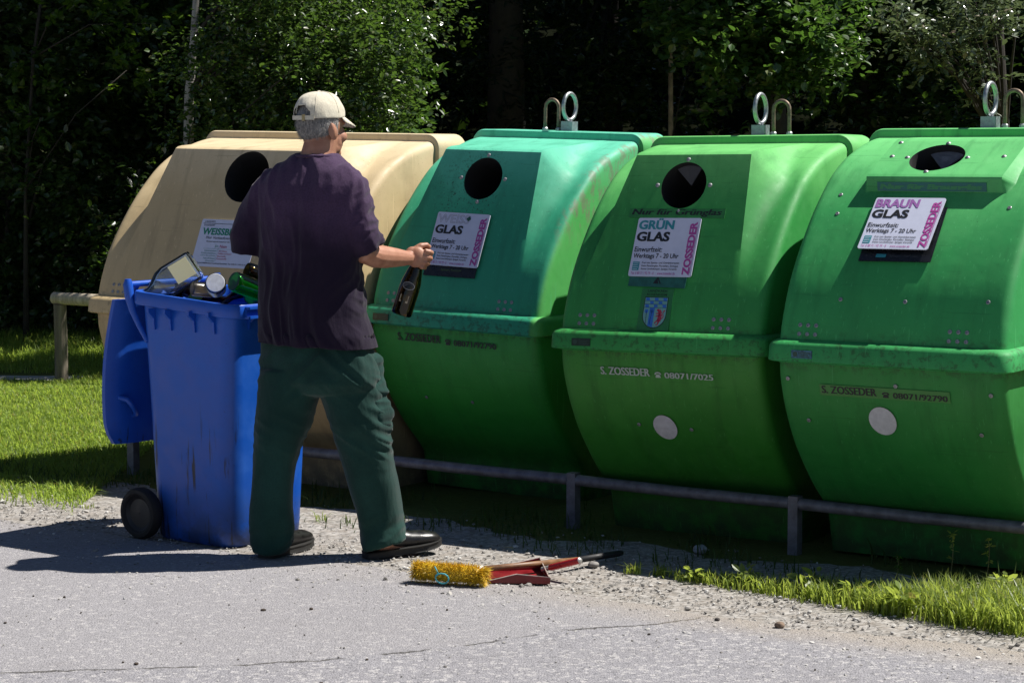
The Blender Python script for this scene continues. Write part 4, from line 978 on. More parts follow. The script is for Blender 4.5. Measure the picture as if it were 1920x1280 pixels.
# strap across the opening and sweatband edge
mb = MB(); rs = []
for a in np.linspace(math.pi - .74, math.pi + .74, 15):
    c = dome(.1075 * math.cos(a), .0885 * math.sin(a), -.006); n = (Fh * math.cos(a) + Rh * math.sin(a)); rs.append([c + n * .002 + Up * .008, c - n * .002 + Up * .008, c - n * .002 - Up * .008, c + n * .002 - Up * .008])
mb.loft(rs); st_ = mb.build('strap', CAPM, CAP, 40)
mb = MB(); a = math.pi - .30; c = dome(.1085 * math.cos(a), .0895 * math.sin(a), -.006); mb.box(c, (.006, .012, .025), MH @ Matrix.Rotation(a, 3, 'Z')); mb.build('buckle', simple('brass_buckle', (.35, .27, .14), .35, .2, metal=.7), st_, None)
mb = MB()
for k in range(6):
    a = 2 * math.pi * k / 6 + .26; q_ = []
    for i in range(2, nv + 1): q_.append(Vector(cp_v[i * nu + int(round(a / (2 * math.pi) * nu)) % nu]))
    mb.tube([CAPC + (p - CAPC) * 1.012 for p in q_], .0016, 5)
mb.build('cap_seams', CAPM, CAP, 180)
mb = MB(); mb.ellipsoid(dome(0, 0, .094), (.008, .008, .004), MH, 10, 6); mb.build('cap_button', CAPM, CAP, 180)
rs = []
for k in range(9):
    f = k / 8; row = []
    for j in range(17):
        a = R(-62 + 124 * j / 16); row.append(dome((.098 + .078 * f * math.cos(a) ** .8) * math.cos(a) if True else 0, .084 * math.sin(a) * (1 + .06 * f), .004 - .044 * f * math.cos(a) ** 1.1 - .004 * math.sin(a) ** 2))
    rs.append(row)
mb = MB(); mb.loft([r + [p - Up * .004 for p in reversed(r)] for r in rs]); mb.build('visor', CAPM, CAP, 50)
# hair: close-cropped, below the cap at back and sides
mb = MB(); rs = []
for i in range(9):
    u = .012 - .088 * i / 8
    row = []
    for j in range(31):
        a = R(78 + 204 * j / 30)
        lowb = -.067 + .026 * (abs(a - math.pi) / 1.78) ** 1.5
        uu = .078 + (lowb - .078) * i / 8
        k = math.sqrt(max(.05, 1 - (uu / .1) ** 2)) * (1.035 + .012 * noise.noise(Vector((a * 9, uu * 120, 0))))
        if uu < -.05: k *= 1.0 - .5 * (-.05 - uu) * 4
        row.append(HC + Fh * (.097 * k * math.cos(a)) + Rh * (.0795 * k * math.sin(a)) + Up * uu)
    rs.append(row)
mb.loft([r + [HC + (p - HC) * .93 for p in reversed(r)] for r in rs]); hr = mb.build('hair', HAIRM, MAN, 180)
hair = []
hf = []
for _ in range(2600):
    i = rng.integers(0, 8); j = rng.integers(0, 30); a, b = rng.random(2)
    p = rs[i][j].lerp(rs[i][j + 1], a).lerp(rs[i + 1][j].lerp(rs[i + 1][j + 1], a), b)
    o_ = (p - HC).normalized(); o_.z = 0
    d = (o_ * .45 + Vector((0, 0, -1)) + Vector(rng.normal(0, .25, 3))).normalized() * (.010 + .008 * rng.random()); s_ = d.cross(o_).normalized() * .0007
    n0 = len(hair); hair += [p - s_, p + s_, p + d]; hf.append((n0, n0 + 1, n0 + 2))
link('hair_strands', fast_mesh('hair_strands', [tuple(v) for v in hair], hf, HAIRM), hr)
EYE = simple('eye_white', (.6, .58, .55), .25, 0); IRIS = simple('eye_iris', (.03, .02, .015), .2, 0)
for s in (1, -1):
    mb = MB(); mb.ellipsoid(hd(.083, s * .031, -.036), (.0115, .0115, .0115), MH, 14, 8); e_ = mb.build('eye', EYE, MAN, 180)
    mb = MB(); mb.ellipsoid(hd(.0925, s * .031, -.036), (.0035, .0055, .0055), MH, 10, 6); mb.build('iris', IRIS, e_, 180)

# bottle held upside-up by its neck
HB = bottle('wine_bottle', 'dark olive wine bottle held by its neck in the man\'s right hand', BOT, BX, [(a, b * (TOP - BOT).length / .305) for a, b in [(.036, 0), (.0405, .006), (.041, .02), (.041, .115), (.0385, .145), (.032, .18), (.0245, .215), (.0185, .245), (.0158, .285), (.0158, .29), (.0172, .292), (.0172, .303), (.014, .305)]], DARKG, 'bottle', group=None)
bl = (TOP - BOT).length / .305
def on_bottle(x, y):        # wrap a label round the bottle, x metres to the right of the side that faces the viewer
    loc = HB.matrix_world.inverted(); cdir = (loc.to_3x3() @ Vector((-.15, -1, .0))); a0 = math.atan2(cdir.y, cdir.x)
    rr = .0412 + .0008; a = a0 + x / rr; return Vector((rr * math.cos(a), rr * math.sin(a), y))
bpy.context.view_layer.update()
def wrap(mb): mb.v = [tuple(on_bottle(x, y)) for x, y, _ in mb.v]; return mb
mb = MB(); mb.add([(.024 * math.cos(k * math.pi / 12), .120 + .014 * math.sin(k * math.pi / 12), 0) for k in range(24)], [tuple(range(24))]); lb = wrap(mb).build('oval_label', simple('black_label', (.02, .02, .03), .35, 0), HB, 180)
mb = MB()
for k in range(24):
    a, b = k * math.pi / 12, (k + 1) * math.pi / 12
    mb.add([(q * .025 * math.cos(t), .120 + q * .0148 * math.sin(t), 0) for q, t in ((.93, a), (1.04, a), (1.04, b), (.93, b))], [(0, 1, 2, 3)])
wrap(mb).build('label_edge', simple('silver_ink', (.35, .35, .36), .35, 0), HB, 180)
mb = MB()
for x, y, w_, h_ in ((-.020, .060, .036, .022), (-.020, .052, .009, .008), (.007, .052, .009, .008)): quad(mb, x, y, w_, h_)
wrap(mb).build('paper_label', simple('tan_label', (.55, .46, .30), .5, .3, 80), HB, 180)

# ------------------------------------------------------------ broom and dustpan on the ground
YEL = simple('yellow_bristle', (.72, .47, .020), .55, .3, 60); WOODH = simple('brown_broom_wood', (.20, .095, .04), .5, .3, 25)
h0 = at(778, 1078, 8.22); h0.z = .045; h1_ = at(905, 1084, 8.14); h1_.z = .042; bd = (h1_ - h0)
BRM = empty('broom', loc=Vector((0, 0, 0))); tag(BRM, 'yellow bristle broom with brown handle lying on the ground in front of the dustpan', 'broom')
mb = MB(); mb.tube([h0 + bd * t + Vector((0, 0, .004 * math.sin(t * 9))) for t in np.linspace(0, 1, 9)], [.018, .027, .029, .028, .027, .028, .028, .025, .016], 14); hd_ = mb.build('bristle_head', YEL, BRM, 180)
V = []; Fc = []; ax = bd.normalized(); n1 = ax.cross(Up).normalized(); n2 = n1.cross(ax)
for _ in range(10500):
    t = rng.random() * 1.04 - .02; a = rng.random() * 2 * math.pi; r0 = .020; ln = .013 + .008 * rng.random()
    o_ = n1 * math.cos(a) + n2 * math.sin(a); p = h0 + bd * t + o_ * r0
    d = (o_ + ax * rng.normal(0.10, .7) + Vector(rng.normal(0, .5, 3))).normalized()
    if t > .93: d = (d + ax * 1.2 - Up * .6).normalized(); ln *= 1.4
    s_ = d.cross(Vector(rng.normal(0, 1, 3))).normalized() * .0007; k = Vector(rng.normal(0, .005, 3))
    e_ = p + d * ln
    if e_.z < .004: e_.z = .004 + rng.random() * .006
    m_ = p + d * ln * .6 + k
    n0 = len(V); V += [p - s_, p + s_, m_ + s_, m_ - s_, e_ + k * 1.5]; Fc += [(n0, n0 + 1, n0 + 2), (n0, n0 + 2, n0 + 3), (n0 + 3, n0 + 2, n0 + 4)]
link('bristle_tips', fast_mesh('bristle_tips', [tuple(v) for v in V], Fc, YEL), hd_)
p0 = h1_ + Vector((-.012, .05, .012)); p1 = gr(1085, 1049, .035); p2 = gr(1166, 1036, .02)
mb = MB(); mb.tube([p0, p0.lerp(p1, .5), p1], .0115, 12); mb.build('handle', WOODH, BRM, 180)
mb = MB(); mb.tube([p1 - (p1 - p0).normalized() * .005, p1 + (p2 - p1) * .9, p2], [.0125, .0125, .009], 12); mb.build('handle_grip', simple('black_grip', (.010, .010, .011), .6, .2), BRM, 180)
mb = MB(); mb.tube([p0 - (p1 - p0).normalized() * .035, p0 + (p1 - p0).normalized() * .012], [.017, .0145], 12); mb.build('handle_socket', simple('white_plastic', (.6, .58, .52), .45, .1), BRM, 60)
mb = MB(); c0 = h0 + bd * .36 + Vector((0, -.045, -.012)); q_ = [h0 + bd * .30 + Vector((0, -.036, .026))]
for k in range(14): a = 2 * math.pi * k / 12 + 2.2; q_.append(c0 + ax * .026 * math.cos(a) + Up * .020 * math.sin(a) + Vector((.012, -.002 * k, 0)))
mb.tube([Vector((v.x, v.y, max(v.z, .005))) for v in q_], .0028, 7); mb.build('string_loop', simple('teal_string', (.05, .35, .40), .6, .2), BRM, 180)
RED = simple('red_enamel', (.20, .009, .013), .34, .3, 14, .05, 40); REDD = simple('chipped_edge', (.42, .34, .30), .5, .3, 90)
PAN = empty('dustpan', loc=Vector((0, 0, 0))); tag(PAN, 'red metal dustpan lying beside the yellow broom head', 'dustpan')
A_, B_, C_, D_ = gr(918, 1094), gr(1030, 1096), gr(1012, 1070), gr(914, 1074)      # near left, near right, far right, far left
def wall(p, q, h0, h1, th=.003):
    n = (q - p).cross(Up).normalized() * th; return [[p + Up * .004, p + n + Up * .004, p + n + Up * h0, p + Up * h0], [q + Up * .004, q + n + Up * .004, q + n + Up * h1, q + Up * h1]]
mb = MB(); mb.loft([[p + Up * .004 for p in (A_, B_, C_, D_)], [p + Up * .0075 for p in (A_, B_, C_, D_)]])
mid_ = A_.lerp(B_, .45)
mb.loft(wall(A_, mid_, .012, .036)); mb.loft(wall(mid_, B_, .036, .026)); mb.loft(wall(D_, C_, .012, .05)); mb.loft(wall(B_, C_, .026, .05)); mb.build('pan', RED, PAN, 30)
mb = MB(); mb.tube([A_ + Up * .012, mid_ + Up * .037, B_ + Up * .027, C_ + Up * .051, D_ + Up * .013], .0028, 6); mb.build('worn_edge', REDD, PAN, 60)
hb = B_.lerp(C_, .55) + Up * .030; he = at(1087, 1050, 8.22)
mb = MB(); mb.tube([hb + (he - hb) * .16, hb + (he - hb) * .2, he], [.010, .0125, .0125], 12); mb.build('handle', simple('red_handle_paint', (.42, .010, .02), .3, .15, 20), PAN, 60)
mb = MB(); mb.tube([hb - (he - hb) * .04, hb + (he - hb) * .18], [.011, .010], 10); mb.tube([he, he + (he - hb).normalized() * .006], [.0126, .008], 10); mb.build('ferrule', simple('bare_metal', (.5, .48, .45), .4, .2, metal=.5), PAN, 60)
# ------------------------------------------------------------ ground, road, verge
RA, RB = Vector((.836, -.548, 0)), Vector((.548, .836, 0))          # along the row of containers, and away from the road
def ab(a, b, z=0.0): return Vector((RA.x * a + RB.x * b, RA.y * a + RB.y * b, z))
def groundz(x, y):
    b = RB.x * x + RB.y * y
    z = -.008
    if b > 7.4: z += .02 * noise.noise(Vector((x * .9, y * .9, 0))) * min(1, (b - 7.4) / 1.5)
    if y > 20: z += (y - 20) * .34 * min(1, (y - 20) / 6)  # slope added behind the trees to keep out sky light
    return z
xs_ = np.unique(np.r_[np.linspace(-150, -12, 12), np.linspace(-12, 12, 97), np.linspace(12, 150, 12)]); ys_ = np.unique(np.r_[np.linspace(-60, 4, 10), np.linspace(4, 24, 81), np.linspace(24, 80, 20)])
V = [(x, y, groundz(x, y)) for y in ys_ for x in xs_]; n_ = len(xs_)
g = NG('lawn_and_woodland_soil'); y_ = g.sep()['Y']; f1 = g.noise(3, 5, .6); f2 = g.noise(40, 4, .65)
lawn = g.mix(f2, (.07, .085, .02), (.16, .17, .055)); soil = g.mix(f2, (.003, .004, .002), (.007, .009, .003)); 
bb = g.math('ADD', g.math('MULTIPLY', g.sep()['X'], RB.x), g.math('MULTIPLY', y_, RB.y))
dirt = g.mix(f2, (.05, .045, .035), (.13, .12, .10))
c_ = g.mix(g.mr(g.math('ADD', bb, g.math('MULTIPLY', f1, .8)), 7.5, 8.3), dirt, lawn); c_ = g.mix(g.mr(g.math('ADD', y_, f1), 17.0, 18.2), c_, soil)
g.col(c_); g.set(Roughness=.95); g.b.inputs['Specular IOR Level'].default_value = .03; g.bump(f2, .5, .02)
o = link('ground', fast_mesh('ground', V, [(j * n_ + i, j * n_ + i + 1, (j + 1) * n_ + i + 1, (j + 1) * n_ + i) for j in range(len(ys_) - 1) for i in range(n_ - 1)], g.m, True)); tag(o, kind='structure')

def edge_noise(a, s=1.0): return .09 * noise.noise(Vector((a * 1.3, 3.3, 0))) + .045 * noise.noise(Vector((a * 5, 1.1, 0))) + .02 * noise.noise(Vector((a * 17, 7.1, 0)))
aa = np.unique(np.r_[np.linspace(-90, -14, 12), np.linspace(-14, 4, 361), np.linspace(4, 80, 10)])
def strip(name, mat, z, blo, bhi):
    V = []; F = []
    for i, a in enumerate(aa):
        for k in range(4): V.append(ab(a, blo(a) + (bhi(a) - blo(a)) * k / 3, z))
        if i: q = (i - 1) * 4; F += [(q + k, q + k + 4, q + k + 5, q + k + 1) for k in range(3)]
    o = link(name, fast_mesh(name, [tuple(v) for v in V], F, mat, True)); tag(o, kind='structure'); return o
# asphalt: worn aggregate, an older smoother patch above a ragged crack, sand blown over the far right edge
g = NG('worn_asphalt'); s = g.sep(); X, Y = s['X'], s['Y']
ag = g.n('TexVoronoi'); ag.inputs['Scale'].default_value = 150; g.l(g.coord(), ag.inputs['Vector'])
ag2 = g.n('TexVoronoi'); ag2.inputs['Scale'].default_value = 70; g.l(g.coord(), ag2.inputs['Vector'])
big = g.noise(.9, 5, .6); mid = g.noise(6, 6, .7); fin = g.noise(45, 4, .7); wob = g.noise(9, 5, .7)
cp_ = [(-1.7, 6.80), (-.84, 6.92), (-.52, 7.02), (-.18, 7.17), (.05, 7.33), (.156, 7.415), (.415, 7.49), (.555, 7.555), (.684, 7.65), (.95, 7.95)]
yc = g.ramp(g.mr(X, -1.7, .95, 0, 1, False), [((x + 1.7) / 2.65, (y - 6) / 3) for x, y in cp_])
d = g.math('ADD', g.math('SUBTRACT', Y, g.math('ADD', g.math('MULTIPLY', yc, 3), 6)), g.math('MULTIPLY', g.math('SUBTRACT', wob, .5), .10))
sv = g.sep(ag.outputs['Color']); sv2 = g.sep(ag2.outputs['Color'])
smooth_ = g.mix(sv['X'], (.22, .213, .222), (.325, .312, .325)); coarse = g.mix(sv['X'], (.19, .185, .20), (.315, .305, .322))
coarse = g.mix(g.mr(sv2['X'], .80, .88, 0, .6), coarse, (.50, .48, .47)); coarse = g.mix(g.mr(sv2['Y'], .90, .95, 0, .45), coarse, (.09, .09, .10))
smooth_ = g.mix(g.mr(sv2['X'], .86, .93, 0, .5), smooth_, (.48, .46, .45)); smooth_ = g.mix(g.mr(fin, .60, .75, 0, .45), smooth_, (.16, .15, .15))
c_ = g.mix(g.mr(d, -.05, .05), coarse, smooth_)
c_ = g.mix(g.mr(big, .35, .7, 0, .34), c_, (.235, .222, .23)); c_ = g.mix(g.mr(mid, .52, .75, 0, .34), c_, (.19, .178, .18)); c_ = g.mix(g.mr(mid, .45, .22, 0, .30), c_, (.40, .38, .375))
crack = g.math('MULTIPLY', g.mr(g.math('ABSOLUTE', d), .011, .003), g.mr(g.noise(4.5, 3), .40, .50)); crack = g.math('MULTIPLY', crack, g.mr(X, .78, .66))
c_ = g.mix(g.math('MULTIPLY', crack, .85), c_, (.05, .045, .04))
bb = g.math('ADD', g.math('MULTIPLY', X, RB.x), g.math('MULTIPLY', Y, RB.y))
sand = g.math('MULTIPLY', g.mr(g.math('ADD', bb, g.math('MULTIPLY', g.math('SUBTRACT', mid, .5), .35)), 6.45, 6.85, 0, .8), g.mr(X, -.3, .8, .25, 1))
c_ = g.mix(sand, c_, g.mix(fin, (.24, .20, .16), (.40, .355, .30)))
g.col(c_); g.set(Roughness=.86); g.b.inputs['Specular IOR Level'].default_value = .3
hgt = g.math('ADD', g.math('MULTIPLY', ag.outputs['Distance'], -1.0), g.math('MULTIPLY', crack, -2.0)); g.bump(hgt, .55, .008, g.bump(fin, .35, .012))
strip('road', g.m, 0.0, lambda a: -40.0, lambda a: 6.80 + edge_noise(a))
g = NG('gravel_verge'); vo = g.n('TexVoronoi'); vo.inputs['Scale'].default_value = 75; g.l(g.coord(), vo.inputs['Vector']); sv = g.sep(vo.outputs['Color']); f2 = g.noise(14, 5, .7)
c_ = g.mix(sv['X'], (.14, .13, .12), (.40, .375, .35)); c_ = g.mix(g.mr(f2, .4, .7, 0, .6), c_, (.20, .165, .13)); g.col(c_); g.set(Roughness=.95); g.bump(vo.outputs['Distance'], -.8, .012)
strip('gravel_verge', g.m, -.004, lambda a: 6.35 + edge_noise(a), lambda a: 7.78 + 2.0 * edge_noise(a * 1.7 + 5))
g = NG('pale_path_gravel'); g.col(g.mix(g.noise(60, 4), (.30, .29, .27), (.42, .40, .37))); g.set(Roughness=.95)
mb = MB(); px_ = np.linspace(-14, -2.9, 60)
mb.loft([[(x, 15.08 + .04 * noise.noise(Vector((x * 2, 0, 0))), groundz(x, 15.08) + .007), (x, 15.2, groundz(x, 15.2) + .009), (x, 15.34 + .05 * noise.noise(Vector((x * 2, 5, 0))), groundz(x, 15.34) + .007)] for x in px_], caps=False, closed=False); o = mb.build('path', g.m, None, None); tag(o, kind='structure')

# ------------------------------------------------------------ loose gravel and stones
STONE = NG('loose_stone'); gi = STONE.n('NewGeometry'); STONE.col(STONE.ramp(gi.outputs['Random Per Island'], [(0, (.12, .11, .10)), (.5, (.32, .30, .275)), (1, (.56, .54, .51))])); STONE.set(Roughness=.85); STONE = STONE.m
t = (1 + 5 ** .5) / 2
ICO = np.array([(-1, t, 0), (1, t, 0), (-1, -t, 0), (1, -t, 0), (0, -1, t), (0, 1, t), (0, -1, -t), (0, 1, -t), (t, 0, -1), (t, 0, 1), (-t, 0, -1), (-t, 0, 1)]); ICO /= np.linalg.norm(ICO[0])
ICF = np.array([(0, 11, 5), (0, 5, 1), (0, 1, 7), (0, 7, 10), (0, 10, 11), (1, 5, 9), (5, 11, 4), (11, 10, 2), (10, 7, 6), (7, 1, 8), (3, 9, 4), (3, 4, 2), (3, 2, 6), (3, 6, 8), (3, 8, 9), (4, 9, 5), (2, 4, 11), (6, 2, 10), (8, 6, 7), (9, 8, 1)])
def stones(name, pts, size, mat):
    n = len(pts); s = size[:, None] * (1 + rng.normal(0, .22, (n, 3))); s[:, 2] *= .6
    q = rng.normal(0, 1, (n, 3, 3)); q, _ = np.linalg.qr(q)
    v = ICO[None] * (1 + rng.normal(0, .13, (n, 12, 1))); v = np.einsum('nij,nkj->nki', q, v) * s[:, None, :] + pts[:, None, :]
    f = (ICF[None] + 12 * np.arange(n)[:, None, None]).reshape(-1, 3)
    return fast_mesh(name, v.reshape(-1, 3), f, mat)
N = 17000; a_ = rng.uniform(-13, 1, N); b_ = np.where(rng.random(N) < .8, rng.normal(7.05, .20, N), rng.uniform(6.2, 7.9, N)); pts = np.stack([RA.x * a_ + RB.x * b_, RA.y * a_ + RB.y * b_, np.full(N, .001)], 1)
o = link('loose_gravel', stones('loose_gravel', pts, np.clip(rng.lognormal(-5.75, .48, N), .0018, .015), STONE)); tag(o, 'loose grey gravel scattered along the edge of the asphalt', 'gravel', kind='stuff')
N = 700; xy = np.stack([rng.uniform(-2.2, 2.2, N), rng.uniform(6.4, 9.0, N)], 1); xy = xy[(xy @ np.array([RB.x, RB.y])) < 6.8]; pts = np.c_[xy, np.full(len(xy), .003)]
o = link('grit', stones('grit', pts, np.clip(rng.lognormal(-6.1, .4, len(pts)), .0012, .006), STONE)); tag(o, 'fine grit strewn over the asphalt', 'grit', kind='stuff')
N = 75; xy = np.stack([rng.uniform(-2.2, 2.4, N), rng.uniform(6.4, 8.6, N)], 1); xy = xy[(xy @ np.array([RB.x, RB.y])) < 6.9]; pts = np.c_[xy, np.full(len(xy), .003)]
o = link('litter', stones('litter', pts, np.clip(rng.lognormal(-5.5, .4, len(pts)), .002, .009), simple('dark_crumbs', (.05, .035, .025), .9, .5, 90))); tag(o, 'dark crumbs of soil and bark strewn over the asphalt', 'litter', kind='stuff')
def lump(name, label, px, py, r, mat, sq=.7, z=0):
    p = gr(px, py); bm = bmesh.new(); bmesh.ops.create_icosphere(bm, subdivisions=3, radius=r)
    for v in bm.verts: v.co = v.co * (1 + .22 * noise.noise(v.co * (1.1 / r) + p)); v.co.z *= sq
    me = bpy.data.meshes.new(name); bm.to_mesh(me); bm.free(); me.materials.append(mat); finish_mesh(me, 40); o = bpy.data.objects.new(name, me); C.objects.link(o); o.location = (p.x, p.y, r * sq * .75 + z); tag(o, label, 'stone'); return o
lump('stone', 'single brown stone on the asphalt at the right', 1462, 1176, .017, simple('brown_stone', (.20, .14, .10), .9, .4, 60))
lump('stone', 'small dark stone beside the end of the crack in the asphalt', 1345, 1163, .009, simple('dark_stone', (.07, .06, .055), .9, .3, 60))
lump('stone', 'grey stone at the edge of the shade behind the dustpan handle', 1113, 1062, .021, simple('grey_stone', (.24, .225, .21), .9, .3, 60), .6)
lump('stone', 'pale stone lying in shadow in front of the container with the coat of arms', 1312, 1036, .028, simple('pale_stone', (.34, .34, .35), .9, .3, 60), .7)
lump('stone', 'largest grey stone in the shadow near the right hand container', 1728, 1040, .034, simple('grey_stone_b', (.28, .27, .27), .9, .3, 60), .6)

# ------------------------------------------------------------ low steel bumper rail in front of the containers, log rail on the lawn
p1 = gr(1075, 985); p2 = gr(1490, 1035); dv = p2 - p1
zr = at(1075, 899, p1.y).z
RL_ = empty('bumper_rail', loc=p1); tag(RL_, 'low galvanised bumper rail on short posts in front of the containers', 'rail')
GALV = simple('dull_galvanised_tube', (.15, .145, .165), .5, .35, 25, .08, 60, metal=.2)
dl = dv.normalized()
for k in (-2.45, -2, -1, 0, 1, 2, 3):
    b0 = p1 + dv * k - p1
    mb = MB(); ang = math.atan2(dv.y, dv.x); mb.box(b0 + Vector((0, 0, (zr + .02) / 2 - .03)), (.042, .042, zr + .10), Matrix.Rotation(ang, 3, 'Z')); mb.build('post', GALV, RL_, None)
    if k < 3: mb = MB(); st_k = .45 if k < -2 else 1; mb.tube([b0 + dl * .022 + Up * zr, b0 + dv * .5 * st_k + Up * (zr - .003), b0 + dv * st_k - dl * .022 + Up * zr], .0235, 14); mb.build('rail_tube', GALV, RL_, 50)
def woodgrain(name, c, d):
    g = NG(name); v = g.map((30, 30, 2.2)); f = g.noise(1, 5, .7, v, 1.2); g.col(g.ramp(f, [(.3, d), (.65, c)])); g.set(Roughness=.85); g.bump(f, .5, .006); return g.m
GREYW = woodgrain('weathered_log', (.24, .20, .15), (.07, .055, .04)); PALEW = woodgrain('pale_log', (.52, .45, .34), (.25, .20, .14))
w0 = gr(115, 712); LR = empty('log_rail', loc=w0); tag(LR, 'low wooden log rail on a round post beside the beige container', 'rail')
rt = at(150, 547, 15).z; dw = RA.copy()
for k in range(4):
    q = dw * (1.9 * k); mb = MB(); mb.tube([q + Vector((0, 0, -.15)), q + Vector((.003, 0, .2)), q + Vector((0, 0, rt - .085))], [.046, .044, .043], 16); mb.build('post', GREYW, LR, 50)
pl = MB(); pl.tube([dw * -.05 + Up * (rt - .045), dw * 2.8 + Up * (rt - .04), dw * 6 + Up * (rt - .045)], [.041, .040, .039], 16); pl.build('rail_log', PALEW, LR, 50)

# ------------------------------------------------------------ leaves
def leaf_mat(name, c, lit, trans=.35, rough=.36, spec=.5):
    g = NG(name); gi = g.n('NewGeometry'); f = gi.outputs['Random Per Island']
    col = g.ramp(f, [(0, tuple(x * .6 for x in c)), (.55, c), (.93, tuple(min(1, x * 1.5) for x in c)), (.95, (c[0] * 2.2, c[1] * 1.3, c[2] * 1.6)), (1, (c[0] * 2.2, c[1] * 1.3, c[2] * 1.6))]); g.col(col)
    g.set(Roughness=rough); g.b.inputs['Specular IOR Level'].default_value = spec
    tr = g.n('BsdfTranslucent'); tr.inputs[0].default_value = lit + (1,); ms = g.n('MixShader'); ms.inputs[0].default_value = trans
    g.l(g.b.outputs[0], ms.inputs[1]); g.l(tr.outputs[0], ms.inputs[2]); g.l(ms.outputs[0], g.out.inputs[0]); return g.m
def leaf_arrays(pos, out, size, aspect=.62, fold=.25, droop=.3, flat=.55):
    n = len(pos); nrm = rng.normal(0, flat, (n, 3)); nrm[:, 2] += 1; nrm /= np.linalg.norm(nrm, axis=1)[:, None]
    d = out + rng.normal(0, .55, (n, 3)); d[:, 2] -= droop; d -= nrm * (d * nrm).sum(1)[:, None]; d /= np.linalg.norm(d, axis=1)[:, None] + 1e-9
    s = np.cross(d, nrm); L = (size * rng.uniform(.65, 1.25, n))[:, None]; w_ = L * aspect * .5
    up = nrm * fold * w_
    v = np.stack([pos, pos + d * L * .35 + s * w_ + up, pos + d * L * .72 + s * w_ * .72 + up, pos + d * L, pos + d * L * .72 - s * w_ * .72 + up, pos + d * L * .35 - s * w_ + up], 1)
    return v
LF = np.array([(0, 1, 2, 3), (0, 3, 4, 5)])
def leaf_mesh(name, arrs, mat):
    v = np.concatenate(arrs); n = len(v); f = (LF[None] + 6 * np.arange(n)[:, None, None]).reshape(-1, 4)
    return fast_mesh(name, v.reshape(-1, 3), f, mat)
def cloud(clumps, n, twig=.28, size=.06, **k):
    """leaves strung along twigs that fan out inside ellipsoidal clumps"""
    wts = np.array([c[1][0] * c[1][1] * c[1][2] for c in clumps]) ** .75; wts /= wts.sum(); arrs = []
    for (c, r), w_ in zip(clumps, wts):
        m = max(1, int(n * w_)); nt_ = max(3, m // 14)
        u = rng.normal(0, 1, (nt_, 3)); u /= np.linalg.norm(u, axis=1)[:, None]; rad = rng.uniform(.25, 1, nt_) ** .5
        org = np.array(c) + u * rad[:, None] * np.array(r)
        td = u * .7 + rng.normal(0, .6, (nt_, 3)); td[:, 2] += .1; td /= np.linalg.norm(td, axis=1)[:, None]
        idx = rng.integers(0, nt_, m); tt = rng.uniform(-.3, 1, m)
        pos = org[idx] + td[idx] * (tt * twig)[:, None] + rng.normal(0, twig * .11, (m, 3))
        arrs.append(leaf_arrays(pos, td[idx], size, **k))
    return arrs
BARKD = simple('dark_bark', (.035, .028, .022), .9, .4, 25, .6, 30)
BIRCHB = NG('birch_bark'); bv_ = BIRCHB.noise(9, 5, .7, BIRCHB.map((1, 1, 2.6))); BIRCHB.col(BIRCHB.ramp(bv_, [(.36, (.03, .027, .025)), (.46, (.28, .26, .24)), (.8, (.42, .39, .36))])); BIRCHB.set(Roughness=.7); BIRCHB = BIRCHB.m
POLEB = simple('pale_orange_bark', (.33, .24, .16), .8, .4, 16, .4, 30)
def split_clumps(center, r, n, rr, seed):
    rs = np.random.default_rng(seed); out = []
    for _ in range(n):
        u = rs.normal(0, 1, 3); u /= np.linalg.norm(u); q = rs.uniform(.3, .95)
        k = rs.uniform(.7, 1.25) * rr
        out.append((tuple(np.array(center) + u * q * np.array(r)), (k, k, k * .75)))
    return out
def tree(name, label, base, trunk, r0, clumps, nleaf, size, lm, bark, cat='tree', group=None, hi=(), nhi=0, hisize=.16, twig=.28, limbs=True, **k):
    root = empty(name, loc=Vector(base)); tag(root, label, cat, group); b0 = Vector(base)
    mb = MB(); tp = [Vector(p) - b0 for p in trunk]; m = len(tp)
    mb.tube(tp, [max(.012, r0 * (1 - .75 * i / (m - 1)) * (1.5 if i == 0 else 1)) for i in range(m)], 12)
    lb_ = MB()
    if limbs:
        for c, r in list(clumps)[:26] + list(hi)[:10]:
            c = Vector(c) - b0; z = max(tp[0].z + .3, c.z - .35 * (Vector((c.x, c.y, 0)).length) - .2)
            i = min(range(m), key=lambda q: abs(tp[q].z - z)); s0 = tp[i]; md = s0.lerp(c, .5) + Vector((0, 0, .12)); rr_ = max(.008, r0 * .28)
            lb_.tube([s0, md, c], [rr_, rr_ * .6, .004], 6)
    mb.add(lb_.v, lb_.f, 1); mb.build('trunk', [bark, BARKD], root, 180)
    arrs = cloud(clumps, nleaf, twig, size, **k)
    if hi: arrs += cloud(hi, nhi, twig * 2, hisize, **k)
    arrs = [a - np.array(b0)[None, None] for a in arrs]
    link('crown', leaf_mesh('crown', arrs, lm), root); return root
L_BIRCH = leaf_mat('birch_leaf', (.050, .085, .024), (.15, .28, .035), .30, .27, 1.0)
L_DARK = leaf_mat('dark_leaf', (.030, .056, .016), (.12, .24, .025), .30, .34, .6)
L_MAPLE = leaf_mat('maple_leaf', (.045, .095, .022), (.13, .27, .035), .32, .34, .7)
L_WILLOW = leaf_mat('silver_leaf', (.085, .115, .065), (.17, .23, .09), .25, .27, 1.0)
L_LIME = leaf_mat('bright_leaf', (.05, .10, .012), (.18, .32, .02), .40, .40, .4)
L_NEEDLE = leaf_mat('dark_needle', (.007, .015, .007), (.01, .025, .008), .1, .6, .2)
def hi_crown(x, y, z, r, n, seed, rz=None): return split_clumps((x, y, z), (r, r, rz or r * 1.3), n, r * .42, seed)
